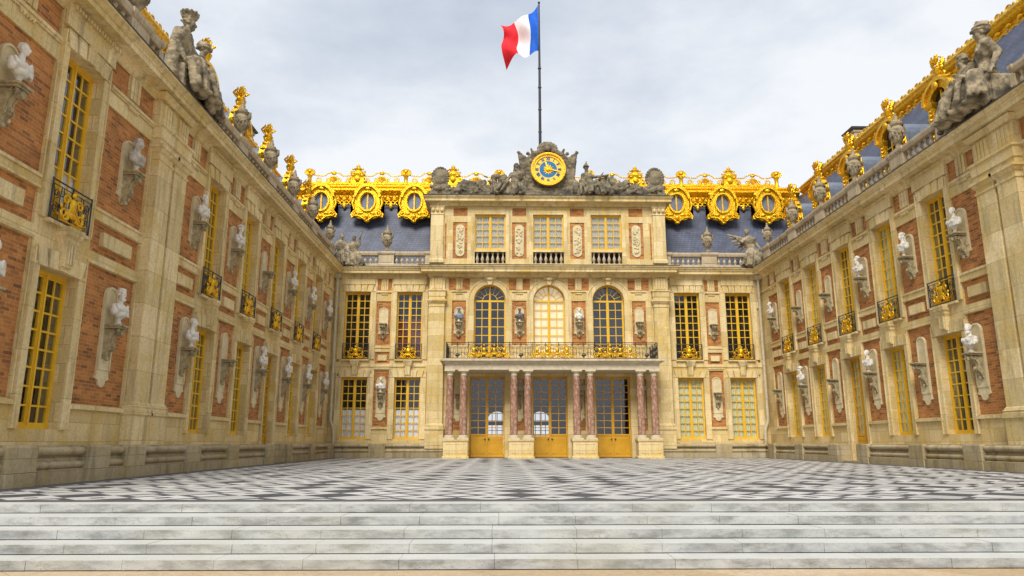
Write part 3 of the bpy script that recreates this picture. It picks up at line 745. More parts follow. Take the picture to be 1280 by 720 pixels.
    fla = MB(sg); fla.box(-.3, END+.3, -.585, .3, 10.957, 10.983); fla.build('lead_flashing', M['flash'], root)
    # plinth bench with posts
    pb = MB(sg); dg0, dg1 = doorc-hw-.15, doorc+hw+.15
    pb.sweep(BENCH, 0, dg0); pb.sweep(BENCH, dg1, 30.7); pb.box(dg0+.003, dg1-.003, -.45, -.003, -.7, .07)
    mids = [1.65]+[(a+b)/2 for a, b in zip(wins, wins[1:])]+[(wins[4]+p0)/2+.05, (p1+.35), W1-1.35, W1+1.35, e0+.6]
    mids = [m_ for m_ in mids if not (dg0-1.4 < m_ < dg1+1.4)]+[dg0-.45, dg1+.45]
    for c in mids:
        if abs(c-doorc) < 3 and c not in (dg0-.45, dg1+.45): pass
        pb.stack(c-.44, c+.44, -.66, 0, [(.0, -.7), (0, .25), (-.008, .262), (0, .274), (0, .74), (-.02, .79)])
    pb.build('bench_plinth', M['weathered'], root)
    # windows
    for i, w in enumerate(allw):
        cur = None
        if left: cur = 'shutter' if i in (0, 1, 2) else None
        else: cur = 'shutter' if i in (0, 1, 2, 3) else None
        if w == doorc: window_obj(root, sg, w, .08, 4.52, .26, hw, 8, 'door', kick=1.0, curtain=cur, name='door')
        else: window_obj(root, sg, w, 1.12, 4.52, .26, hw, 8, curtain=cur)
        window_obj(root, sg, w, 5.55, 9.55, .26, hw, 9, curtain=('curtain_white' if (i == 5 and left) else 'shutter' if i in (1, 3) else None), ctop=.35 if i == 5 else 1)
        balconette(root, sg*w, -.10, 5.55)
    # niches: plaques and brackets
    hasL = {}
    if left:
        low = [(28.55, 4, 'white'), ((p1+W1-1.1)/2, 3, 'white'), ((wins[4]+p0)/2+.05, 0, 'white'), ((wins[3]+wins[4])/2, None, ''), ((wins[2]+wins[3])/2, 5, 'white'), ((wins[1]+wins[2])/2, 1, 'white'), ((wins[0]+wins[1])/2, 2, 'white'), (1.95, 3, 'white')]
        upp = [(28.6, 0, 'white'), ((p1+W1-1.1)/2, 2, 'tan'), ((wins[4]+p0)/2+.05, 3, 'white'), ((wins[3]+wins[4])/2, 1, 'white'), ((wins[2]+wins[3])/2, None, ''), ((wins[1]+wins[2])/2, 4, 'white'), ((wins[0]+wins[1])/2, 0, 'white'), (1.95, 1, 'white')]
    else:
        low = [(28.1, 4, 'white'), ((p1+W1-1.1)/2, 3, 'white'), ((wins[4]+p0)/2+.05, 5, 'white'), ((wins[3]+wins[4])/2, None, ''), ((wins[2]+wins[3])/2, 0, 'white'), ((wins[1]+wins[2])/2, None, ''), ((wins[0]+wins[1])/2, 1, 'white'), (1.95, None, '')]
        upp = [(28.1, 1, 'white'), ((p1+W1-1.1)/2, 0, 'white'), ((wins[4]+p0)/2+.05, 0, 'white'), ((wins[3]+wins[4])/2, 2, 'white'), ((wins[2]+wins[3])/2, 3, 'white'), ((wins[1]+wins[2])/2, None, ''), ((wins[0]+wins[1])/2, None, ''), (1.95, 4, 'white')]
    spot = ['in end bay nearest the steps', 'between tall pilasters and end bay window', 'beside tall pilasters on the fifth window side', 'between fourth and fifth windows from corner', 'between door and fourth window', 'between door and second window', 'between first and second windows from corner', 'beside the corner downpipe']
    for lev, lst in (('lower', low), ('upper', upp)):
        zt, zb, me = (4.66, 3.70, PL_LONG) if lev == 'lower' else (8.60, 7.72, PL_SHORT)
        for k, (d, v, kind) in enumerate(lst):
            p = link('niche_plaque', me, root, (sg*d, .055, zt)); link('bracket', BRK, p, (0, -.05, zb-zt))
            if v is None: continue
            y = -.235; rr = PI/2 if left else -PI/2
            X = (-12.65-y) if left else (12.65+y); Y = -d
            bust((X, Y, zb+.002), rr, v, '%s bust, %s row of %s wing, %s' % ('stained grey' if kind == 'tan' else 'white', lev, side, spot[k]), 'bust_tan' if kind == 'tan' else None, 'marble busts on wall brackets', .93)
    # parapet
    pm = [1.65]+[(a+b)/2 for a, b in zip(wins, wins[1:])]; pedw = .48
    peds = [(c-pedw, c+pedw) for c in pm]; g0, g1 = (p0-1.3, p1+.35)
    pc = g1+1.15; peds += [(g0-.5, g0), (g1-.02, g1), (pc-pedw, pc+pedw), (pc+3.6-pedw, pc+3.6+pedw), (END-.8, END)]
    allp = sorted(peds); segs = [(a[1], b[0]) for a, b in zip(allp, allp[1:]) if not (a[1] >= g0-.01 and b[0] <= g1+.01)]
    segs = [s_ for s_ in segs if s_[1]-s_[0] > .2]
    for lo, hi in ((-1, (g0+g1)/2), ((g0+g1)/2, 99)):
        parapet(root, sg, [q for q in segs if lo < q[0] < hi], [q for q in allp if lo < q[0] < hi], .05)
    gb = MB(sg); gb.box(g0, g1, -.28, .28, 10.984, 11.16); gb.build('statue_base', M['parapet'], root)
    un = ['nearest the court corner', 'second from the court corner', 'third from the court corner', 'fourth from the court corner', 'fifth from the court corner', 'nearest the steps, beyond the seated statues']
    for k, c in enumerate(pm+[pc]):
        X = -12.65-.05 if left else 12.65+.05
        urn((X, -c, 12.0), 'stone urn on %s wing parapet, %s' % (side, un[k]), 'stone urns on the parapets', 1.0 if k else .9)
    # roof
    rf = MB(sg); rf.sweep([(.55, 10.9), (4.15, 16.7), (9, 17.0), (9, 10.9)], -4.5, END-.1); ro = rf.build('roof', M['slate'], root)
    gc = MB(sg)
    pr = [(y_*.75+2.3, (z_-16.1)*.72+17.0) for y_, z_ in [(2.6, 15.0), (2.15, 15.05), (2.10, 15.15), (2.2, 15.25), (2.2, 15.45), (2.0, 15.55), (1.95, 15.68), (2.05, 15.8), (1.95, 15.95), (2.0, 16.1), (2.6, 16.12)]]
    gc.sweep(pr, -2, END-.1)
    k = 0; x = 1.2
    while x < END-.5:
        gc.ball((x, 3.87, 16.42), (.13, .10, .10), 6, 4); gc.tube([(x-.3, 3.85, 16.25), (x, 3.8, 16.08), (x+.3, 3.85, 16.25)], .05, 5); gc.tube(curl((x, 17.12), .17, 1.2, 0, 1, y=3.95), .045, 5); gc.tube([(x+.15, 3.95, 17.02), (x+.31, 3.95, 17.22), (x+.47, 3.95, 17.02)], .04, 5); x += .62
    gc.build('gilded_roof_cornice', M['gold'], root, True)
    for w in sorted(allw): dormer(root, sg, w, .85, 11.35)
    cd = 4.0 if left else 4.2
    ch = MB(sg); ch.stack(cd-.45, cd+.45, 4.2, 5.5, [(0, 16), (0, 17.75), (.06, 17.8), (.06, 17.9)], back=True); c_ = ch.build('chimney', M['parapet'], ro)
    ch = MB(sg); ch.stack(cd-.45, cd+.45, 4.2, 5.5, [(.06, 17.905), (.16, 17.98), (.2, 18.06), (0, 18.12)], back=True); ch.build('chimney_cap', M['flash'], ro)
    # downpipe in the corner
    dp = MB(sg); dp.tube([(.28, -.20, 10.3), (.28, -.20, 2.1), (.28, -.24, 1.95), (.30, -.38, 1.65), (.30, -.42, 1.4), (.30, -.42, .7)], .085, 10)
    for z in (9.2, 7.2, 5.2, 3.3, .9): dp.lathe([(.11, 0), (.11, .07)], (.28 if z > 1 else .30, -.20 if z > 1 else -.42, z), 10)
    dp.stack(.12, .44, -.34, -.05, [(0, 10.3), (.03, 10.35), (.06, 10.5), (.06, 10.55)]); dp.build('downpipe', M['pipe'], root, True)
    return root
wing('left'); wing('right')

# =================================================================== THE CENTRAL BUILDING
CB = empty('palace_building', (0, 0, 0)); tag(CB, 'central palace front with marble portico, attic storey and gold-edged slate roof', 'palace')
PV = -.30     # pavilion wall plane
# side bays
SB = [8.2, 11.25]
stn = MB(); trm = MB()
for s in (-1, 1):
    holes = []
    for w in SB:
        c = s*w; holes += [(c-.75, c+.75, 1.02, 4.52, .5), (c-.75, c+.75, 5.55, 9.55, .5)]
    P = sorted((s*9.27, s*10.13)); Q = sorted((s*12.2, s*12.36))
    for a, b in (P,):
        for z0, z1 in ((1.72, 4.92), (5.30, 5.98), (6.36, 8.98), (9.62, 10.34)): holes.append((a, b, z0, z1, .06)); brick_panel(1, a, b, .055, z0, z1, CB)
    for a, b in (Q,):
        for z0, z1 in ((1.72, 4.7), (5.4, 5.9), (6.36, 8.7)): holes.append((a, b, z0, z1, .05)); brick_panel(1, a, b, .045, z0, z1, CB)
    a, b = sorted((s*7.05, s*12.65)); gridwall(stn, a, b, -.7, 10.4, 0, holes)
    for w in SB:
        c = s*w; surround(trm, c-.75, c+.75, 1.02, 4.52, 0, .28, .05); surround(trm, c-.75, c+.75, 5.55, 9.55, 0, .28, .05)
        trm.stack(c-.15, c+.15, -.18, 0, [(0, 4.62), (.0, 5.1), (.05, 5.2), (.08, 5.3), (.12, 5.42), (.12, 5.50)])
        for k in (-1, 0, 1): trm.box(c+k*.09-.028, c+k*.09+.028, -.215, -.18, 4.68, 5.14)
        trm.box(c-.8, c+.8, -.12, 0, 5.47, 5.548); trm.stack(c-.98, c+.98, -.08, 0, [(0, 9.99), (0, 10.33), (.04, 10.37), (.04, 10.5)])
    c = s*9.7; trm.box(c-.26, c+.26, -.03, .055, 5.48, 5.80); flutes(trm, c, .42, 9.62, 10.34, .05, 4, .09)
    trm.box(c-.5, c+.5, -.07, 0, 9.50, 9.57); trm.box(c-.2, c+.2, -.05, 0, 9.38, 9.43); trm.box(c-.5, c+.5, -.07, 0, 1.58, 1.68)
    for a, b in (P,):
        for z0, z1 in ((1.72, 4.92), (6.36, 8.98)): trm.box(a-.05, a-.005, -.03, 0, z0, z1); trm.box(b+.005, b+.05, -.03, 0, z0, z1)
        trm.box(a-.05, b+.05, -.04, 0, 5.0, 5.07); trm.box(a-.05, b+.05, -.04, 0, 6.2, 6.27)
    a, b = sorted((s*7.2, s*12.6)); trm.box(a, b, -.045, 0, 5.12, 5.20)
    # corner half pilaster and great pilaster
    a, b = sorted((s*11.98+s*.36, s*12.64)); trm.box(a, b, -.10, 0, 8.62, 8.98)
    a, b = sorted((s*6.12, s*7.0)); pilaster(stn, a, b, PV, .22, 1.62, 9.0); stn.stack(a-.08, b+.08, PV-.28, PV, [(0, .5), (0, 1.5), (.05, 1.55), (.05, 1.60), (0, 1.62)])
    trm.stack(a-.02, b+.02, PV-.24, PV, [(0, 9.0), (0, 9.16), (.03, 9.2), (.03, 9.48), (.08, 9.52), (.08, 9.60), (0, 9.61)]); flutes(trm, (a+b)/2, .62, 9.62, 10.32, PV-.16, 4, .08); trm.box(a, b, PV-.16, PV, 9.61, 10.36)
    stn.quad((s*7.05, PV, -.7), (s*7.05, 0, -.7), (s*7.05, 0, 11), (s*7.05, PV, 11))
# pavilion wall
holes = []; BAY = [-3.48, 0, 3.48]; PX = [-5.28, -1.74, 1.74, 5.28]
for c in BAY: holes += [(c-.93, c+.93, 5.36, 9.93, .5, 'a'), (c*1.035-1.0, c*1.035+1.0, 0, 4.56, .42)]
for c in PX:
    holes += [(c-.41, c+.41, 6.36, 8.98, .06), (c-.27, c+.27, 1.5, 4.4, .10)]; brick_panel(1, c-.41, c+.41, PV+.055, 6.36, 8.98, CB)
    brick_panel(1, c-.27, c+.27, PV+.09, 1.5, 4.4, CB)
gridwall(stn, -7.05, 7.05, -.7, 10.4, PV, holes)
for c in BAY:
    arch_top(stn, c, .93, 9.0, PV, .5, 9.93, 0)
    archivolt(trm, c, .93, 1.22, 9.0, PV-.06, PV); archivolt(trm, c, 1.22, 1.29, 9.0, PV-.10, PV)
    for s in (-1, 1):
        a, b = sorted((c+s*.93, c+s*1.22)); trm.box(a, b, PV-.06, PV, 5.36, 9.0)
        a, b = sorted((c+s*1.22, c+s*1.285)); trm.box(a, b, PV-.095, PV, 5.36, 9.0)
    trm.prism([(c-.10, 9.9), (c+.10, 9.9), (c+.2, 10.36), (c-.2, 10.36)], PV-.22, PV)
    trm.ball((c, PV-.24, 10.24), (.2, .1, .1)); [trm.ball((c+s*.24, PV-.16, 10.3), (.14, .07, .06)) for s in (-1, 1)]
# frieze of the pavilion: brick squares either side of fluted blocks
for c in PX:
    trm.box(c-.45, c+.45, PV-.06, PV, 9.50, 9.57); trm.box(c-.2, c+.2, PV-.05, PV, 9.38, 9.43)
    for s in (-1, 1):
        x0, x1 = sorted((c+s*.2, c+s*.62)); q_ = MB(); q_.box(x0, x1, PV-.012, PV+.01, 9.62, 10.3); q_.build('brick_panel', M['brick'], CB)
    flutes(trm, c, .36, 9.60, 10.34, PV, 3, .07)
stn.build('stone_wall', M['stone'], CB)
# cornices: side bays, then the pavilion breaking forward
for s in (-1, 1):
    co = MB(); a, b = sorted((s*7.1, s*12.3)); co.sweep([(-o, z) for o, z in CORN]+[(.3, 10.955), (.3, 10.36)], a, b); co.build('cornice', M['trim'], CB)
co = MB()
co.stack(-7.05, 7.05, PV-.20, .3, CORN)
co.build('cornice', M['trim'], CB)
fl = MB()
for s in (-1, 1): a, b = sorted((s*7.0, s*12.4)); fl.box(a, b, -.585, .3, 10.957, 10.983)
fl.box(-7.64, 7.64, PV-.785, .3, 10.959, 10.990)
fl.box(-7.5, 7.5, PV-.62, 3.2, 15.30, 15.34); fl.build('lead_flashing', M['flash'], CB)
# attic storey
at = MB(); holes = []
for c in BAY: holes += [(c-.92, c+.92, 12.06, 14.27, .42), (c-.92, c+.92, 11.24, 11.93, .35)]
for c in PX: holes += [(c-.43, c+.43, 11.52, 13.78, .05), (c-.42, c+.42, 14.16, 14.68, .05)]
gridwall(at, -7.05, 7.05, 10.99, 14.8, PV, holes)
for s in (-1, 1): at.quad((s*7.05, PV, 10.9), (s*7.05, 4, 10.9), (s*7.05, 4, 15.2), (s*7.05, PV, 15.2))
at.build('attic_wall', M['stone'], CB)
ab = MB()
for c in PX: brick_panel(1, c-.43, c+.43, PV+.045, 11.52, 13.78, CB); brick_panel(1, c-.42, c+.42, PV+.045, 14.16, 14.68, CB)
for s in (-1, 1): a, b = sorted((s*6.1, s*6.2)); ab = MB(); ab.box(a, b, PV-.01, PV, 11.5, 13.7); ab.build('brick_panel', M['brick'], CB)
for s in (-1, 1):
    a, b = sorted((s*6.28, s*7.03)); trm.box(a, b, PV-.14, PV, 11.5, 14.2); trm.stack(a, b, PV-.14, PV, [(.06, 11.24), (.06, 11.42), (.0, 11.5)])
    trm.stack(a, b, PV-.14, PV, [(0, 14.2), (.04, 14.24), (0, 14.3), (.02, 14.6), (.08, 14.72), (.08, 14.76)])
    for k in range(3): trm.ball((a+.12+.26*k, PV-.2, 14.5), (.1, .08, .13))
trm.box(-7.1, 7.1, PV-.10, PV, 10.992, 11.2)
for c in BAY:
    for x0, x1 in ((c-1.15, c-.92), (c+.92, c+1.15)): trm.box(x0, x1, PV-.04, PV, 11.22, 14.5)
    trm.box(c-.919, c+.919, PV-.042, PV, 14.27, 14.5); trm.box(c-.95, c+.95, PV-.06, PV+.2, 11.93, 12.058)
co = MB(); co.stack(-7.05, 7.05, PV-.14, 3.0, [(0, 14.76), (.05, 14.82), (.05, 14.88), (.12, 14.93), (.34, 14.98), (.34, 15.1), (.40, 15.18), (.44, 15.24), (.44, 15.298)]); co.build('attic_cornice', M['trim'], CB)
trm.build('stone_dressings', M['trim'], CB)
for c in BAY:
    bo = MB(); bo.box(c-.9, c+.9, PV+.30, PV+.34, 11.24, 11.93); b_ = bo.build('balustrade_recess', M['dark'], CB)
    balusters(b_, 1, c-.92, c+.92, PV+.12, 11.24, 6, .69)
    window_obj(CB, 1, c, 12.06, 14.27, PV+.14, .92, 5, curtain='attic_curtain', cols=2)
# carved relief panels in the attic
for i, c in enumerate(PX):
    m = MB(); P = [(.27*math.cos(2*PI*k/24), 12.65+.27*math.sin(2*PI*k/24)+(.72 if math.sin(2*PI*k/24+.01) > 0 else -.72)) for k in range(24)]
    m.prism([(c+x, z) for x, z in P], PV-.0, PV+.05); r2 = random.Random(i)
    for k in range(26): m.ball((c+r2.uniform(-.17, .17), PV-.01, 12.65+r2.uniform(-.8, .8)), (r2.uniform(.03, .08), .05, r2.uniform(.04, .12)), 6, 4)
    for k in range(5): m.tube(curl((c+r2.uniform(-.1, .1), 12.65+r2.uniform(-.7, .7)), .12, 1.2, r2.uniform(0, 6), 1, y=PV-.02), .022, 5)
    m.build('relief_panel', M['plaque'], CB, True)
# windows of the central building
lc = {-11.25: ('curtain_white', .47), -8.2: ('curtain_white', .47), 8.2: ('shutter', 1), 11.25: ('shutter', 1)}
for c, (cu, tp) in lc.items():
    window_obj(CB, 1, c, 1.02, 4.52, .24, .75, 8, curtain=cu, ctop=tp); window_obj(CB, 1, c, 5.55, 9.55, .24, .75, 9, curtain='red' if c == -8.2 else None, ctop=.6)
    balconette(CB, c, -.08, 5.55)
for c in BAY:
    window_obj(CB, 1, c, 5.36, 9.93, PV+.34, .93, 7, arch=True, curtain='glow_curtain' if c == 0 else None)
    d = window_obj(CB, 1, c*1.035, .02, 4.56, PV+.30, 1.0, 8, 'door', kick=1.15, name='door')
    h = MB(); h.ball((.1, -.06, 1.0), (.03, .03, .06)); h.ball((-.1, -.06, 1.0), (.03, .03, .06)); h.build('door_handle', M['iron'], d, True)
# niches of the centre
for c, v, mt, lab in ((-5.28, 1, 'bust_blue', 'blue-grey bust with white foot left of the left arched window'),
                     (-1.74, 0, 'bust_dark', 'dark marble bust with a white foot between the left and middle arched windows'),
                     (1.74, 2, None, 'white marble bust between the middle and right arched windows'), (5.28, None, None, '')):
    p = link('niche_plaque', PL_SHORT, CB, (c, PV+.055, 8.6)); link('bracket', BRK, p, (0, -.05, -.90))
    if v is not None: bust((c, PV-.20, 7.702), 0, v, lab, mt, 'marble busts on wall brackets', .82, None)
for c in (-9.7, 9.7): p = link('niche_plaque', PL_SHORT, CB, (c, .055, 8.6)); link('bracket', BRK, p, (0, -.05, -.98))
for c in (-9.7, 9.7): p = link('niche_plaque', PL_LONG, CB, (c, .055, 4.55)); link('bracket', BRK, p, (0, -.05, -.90))
bust((-9.7, -.2, 3.652), 0, 0, 'white marble bust between the two lower windows left of the portico', None, 'marble busts on wall brackets', .86)
for c, v, mt, lab in ((-5.28, None, None, ''), (-1.74, 3, 'bust_tan', 'shaded grey bust seen between the marble columns left of the middle door'), (1.74, 0, 'bust_tan', 'shaded grey bust seen between the marble columns right of the middle door'), (5.28, 2, 'bust_tan', 'shaded grey bust seen between the rightmost pair of marble columns')):
    p = link('niche_plaque', PL_LONG, CB, (c, PV+.09, 4.5)); p.scale = (.75, 1, 1); link('bracket', BRK, p, (0, -.05, -.95))
    if v is not None: bust((c, PV-.13, 3.552), 0, v, lab, mt, 'marble busts on wall brackets', .84, 'bust_tan')
# bench plinth of the facade
for s in (-1, 1):
    pb = MB()
    a, b = sorted((s*6.05, s*12.6)); pb.sweep(BENCH, a, b); c = s*9.72; pb.stack(c-.46, c+.46, -.66, 0, [(0, -.1), (0, .25), (-.008, .262), (0, .274), (0, .74), (-.02, .79)])
    pb.build('bench_plinth', M['weathered'], CB)
# rooms behind: solid dark backing except the vestibule, which is open through to arched doors at the back
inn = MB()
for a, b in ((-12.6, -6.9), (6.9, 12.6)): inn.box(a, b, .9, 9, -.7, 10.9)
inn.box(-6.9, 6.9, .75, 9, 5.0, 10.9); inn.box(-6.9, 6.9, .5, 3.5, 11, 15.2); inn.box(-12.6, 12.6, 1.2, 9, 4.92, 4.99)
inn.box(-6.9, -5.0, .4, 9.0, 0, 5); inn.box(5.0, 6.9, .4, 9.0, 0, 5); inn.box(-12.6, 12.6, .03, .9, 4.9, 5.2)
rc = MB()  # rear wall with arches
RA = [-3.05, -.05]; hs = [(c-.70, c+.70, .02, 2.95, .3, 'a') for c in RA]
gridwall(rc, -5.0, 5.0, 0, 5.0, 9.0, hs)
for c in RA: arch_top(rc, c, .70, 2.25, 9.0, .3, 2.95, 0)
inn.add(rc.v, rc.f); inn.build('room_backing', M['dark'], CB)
rw = MB()
for c in RA:
    for x in (-.35, 0, .35): rw.box(c+x-.025, c+x+.025, 9.05, 9.09, 0, 2.9)
    for z in (.55, 1.1, 1.65): rw.box(c-.7, c+.7, 9.055, 9.085, z-.02, z+.02)
    rw.box(c-.7, c+.7, 9.04, 9.1, 2.0, 2.28)
rw.build('rear_door_frame', M['dark'], CB)
# ---------------- portico
PY = -2.0
ped = MB(); cap = MB()
for c in (-5.24, -1.72, 1.72, 5.24):
    m = MB(); m.stack(-.66, .66, -.42, .42, [(.05, 0), (.05, .10), (0, .14), (0, .86), (.04, .90), (.05, 1.0)], back=True)
    for q in ((-.5, .5, .26, .285), (-.5, .5, .735, .76), (-.5, -.475, .26, .76), (.475, .5, .26, .76)): m.box(q[0], q[1], -.435, -.42, q[2], q[3])
    m.build('pedestal', M['stone'], CB, loc=(c, PY, 0))
    for s in (-1, 1):
        x = c+s*.38; k = MB(); k.lathe([(.205, 1.22), (.212, 2.2), (.205, 3.2), (.18, 4.46)], n=20); o = k.build('column', M['redmarble'], CB, True, loc=(x, PY, 0))
        k = MB(); k.box(-.31, .31, -.31, .31, 1.0, 1.07); k.lathe([(.29, 1.07), (.30, 1.11), (.26, 1.145), (.235, 1.16), (.255, 1.19), (.21, 1.225)], n=20); k.build('column_base', M['white_trim'], o, True)
        k = MB(); k.lathe([(.185, 4.42), (.20, 4.45), (.18, 4.48), (.185, 4.58), (.24, 4.64), (.27, 4.66)], n=20); k.box(-.29, .29, -.29, .29, 4.66, 4.74); k.build('capital', M['white_trim'], o, True)
en = MB(); en.box(-5.9, 5.9, PY-.27, PV-.01, 4.742, 5.02); en.stack(-5.9, 5.9, PY-.27, PV-.01, [(.0, 5.02), (.02, 5.03), (.02, 5.08), (.09, 5.14), (.13, 5.19)]); en.build('portico_entablature', M['white_trim'], CB)
en = MB(); en.stack(-5.9, 5.9, PY-.27, PV-.01, [(.13, 5.192), (.26, 5.20), (.26, 5.27), (.22, 5.33)]); en.build('balcony_slab', M['parapet'], CB)
def rail_run(parent, x0, x1, y, z, h, gold, along='x'):
    w = abs(x1-x0); me, g, orn = rail_meshes(w, h, 'balcony_railing')
    if gold:
        n = max(1, round(w/.62))
        for i in range(n): orn(-w/2+w*(i+.5)/n, .95)
    else: g.ball((0, -.02, h*.2), (.12, .03, .06)); g.tube(curl((0, h*.2), .14, 1, 0, 1, y=-.02), .02, 5)
    gm_ = g.mesh('gilt_ornament', M['gold'] if gold else M['iron'], True)
    o = link('balcony_railing', me, parent, ((x0+x1)/2, y, z) if along == 'x' else (y, (x0+x1)/2, z), 0 if along == 'x' else PI/2); link('gilt_ornament' if gold else 'scroll', gm_, o)
xs = [-5.82, -4.6, -2.35, -1.1, 1.1, 2.35, 4.6, 5.82]
for k, (a, b) in enumerate(zip(xs, xs[1:])): rail_run(CB, a, b, PY-.36, 5.33, .93, k % 2 == 1)
for s in (-1, 1): rail_run(CB, PY-.36, PV-.05, s*5.82, 5.33, .93, False, 'y')
# ---------------- parapet of the side bays
for s in (-1, 1):
    segs = [tuple(sorted((s*7.35, s*9.22))), tuple(sorted((s*10.12, s*12.1)))]
    parapet(CB, 1, segs, [tuple(sorted((s*9.22, s*10.12))), tuple(sorted((s*7.06, s*7.35)))], .05, .31)
urn((-9.67, .05, 12.0), 'carved stone urn on the parapet left of the attic, in front of the slate roof', 'stone urns on the parapets', 1.05)
urn((9.67, .05, 12.0), 'carved stone urn on the parapet right of the attic, in front of the slate roof', 'stone urns on the parapets', 1.05)
# ---------------- main roof with gilded cornice and cresting
def push(vs, d=.8, y0=2.05):
    k = (41.8+y0+d)/(41.8+y0); return [(x*k, y+d, .846+(z-.846)*k) for x, y, z in vs]
rf = MB(); rf.sweep([(.6, 10.9), (3.1, 16.2), (3.6, 17.0), (9, 17.3), (9, 10.9)], -17, 17); ROOF = rf.build('roof', M['slate'], CB)
gc = MB(); gc.sweep([(2.6, 15.75), (2.0, 15.8), (1.92, 15.92), (2.05, 16.02), (2.05, 16.28), (1.9, 16.36), (1.80, 16.48), (1.72, 16.5), (1.72, 16.62), (1.9, 16.70), (1.78, 16.78), (1.78, 16.86), (2.6, 16.9)], -16.4, 16.4)
x = -16.2
while x < 16.3: gc.ball((x, 2.0, 16.15), (.13, .08, .11), 6, 4); gc.ball((x+.2, 1.76, 16.56), (.07, .05, .06), 6, 4); x += .4
for k in range(-5, 6):      # hanging ornaments between the oval windows
    x = 9.78+2.95*k/1.0 if False else None
for s in (-1, 1):
    for xx in (9.78, 12.72, 15.6):
        for q in (-.42, -.14, .14, .42):
            gc.tube([(s*xx+q+.12*math.cos(t), 1.85, 15.70+.12*math.sin(t)) for t in [i*PI/6 for i in range(12)]], .04, 6, True)
        gc.ball((s*xx, 1.85, 15.48), (.12, .07, .2)); gc.ball((s*xx, 1.85, 15.62), (.22, .07, .08))
gc.v = push(gc.v); gc.build('gilded_cornice', M['gold'], CB, True)
cr = MB(); yc = 2.05
def crest_unit(x0, x1):
    w = x1-x0; n = 16
    cr.tube([(x0+w*i/n, yc, 17.72-.16*math.sin(PI*((2*i/n) % 1))+(.13 if .35 < i/n < .65 else 0)) for i in range(n+1)], .045, 6)
    cr.tube([(x0, yc, 17.02), (x1, yc, 17.02)], .07, 6)
    for q, r in ((.18, .2), (.38, .17), (.62, .17), (.82, .2)):
        c = x0+w*q; sx = 1 if q < .5 else -1
        cr.tube(curl((c, 17.27), r, 1.35, -PI/2, sx, y=yc), [.055-.002*i for i in range(15)], 6)
    c = x0+w*.5
    cr.tube([(c+.36*math.cos(t), yc, 17.08+.46*math.sin(t)) for t in [PI*i/8 for i in range(9)]], .05, 6)
    for a in (-.8, -.4, 0, .4, .8): cr.tube([(c, yc, 17.1), (c+.28*math.sin(a), yc-.03, 17.1+.36*math.cos(a))], [.03, .06], 5)
    cr.ball((c, yc, 17.72), (.16, .09, .10)); cr.box(x0+.1, x1-.1, yc-.02, yc+.02, 17.02, 17.16)
posts = [-15.05, -11.97, -8.9, -5.87, -2.9, 0, 2.9, 5.87, 8.85, 11.97, 15.05]
for a, b in zip(posts, posts[1:]): crest_unit(a, b)
cr.v = push(cr.v); CR = cr.build('gilded_cresting', M['gold'], CB, True)
big = MB(); big.stack(-.42, .42, -.2, .2, [(.05, 16.88), (.05, 17.0), (0, 17.05), (-.03, 17.55), (.04, 17.65), (.04, 17.72)], back=True)
big.lathe([(.46, 17.72), (.36, 17.84), (.2, 17.95), (.26, 18.02), (.28, 18.08), (.12, 18.14), (.14, 18.24), (.03, 18.30), (.05, 18.38), (.01, 18.44)], n=12, ax=(1, .5))
big.ball((0, -.22, 17.32), (.2, .08, .22)); [big.tube(curl((s*.42, 17.3), .18, 1.3, PI if s > 0 else 0, s, y=-.15), .06, 6) for s in (-1, 1)]
for s in (-1, 1): big.ball((s*.3, -.1, 18.0), (.08, .07, .08)); big.ball((s*.28, -.18, 17.55), (.1, .06, .08)); big.ball((s*.44, 0, 17.86), (.07, .07, .08))
BIG = big.mesh('gilded_post', M['gold'], True)
sml = MB(); sml.lathe([(.15, 16.88), (.17, 17.0), (.12, 17.1), (.13, 17.5), (.19, 17.58), (.19, 17.66), (.1, 17.65)], n=10)
for k in range(12): a = 2*PI*k/12; sml.tube([(0, 0, 17.78), (.34*math.cos(a), -.06, 17.80+.24*math.sin(a))], [.06, .07], 6)
sml.ball((0, -.08, 17.86), (.13, .1, .12)); SML = sml.mesh('gilded_rosette', M['gold'], True)
for k, x in enumerate(posts): link('gilded_post' if k % 2 else 'gilded_rosette', BIG if k % 2 else SML, CR, (x*1.018, yc+.8, .30))
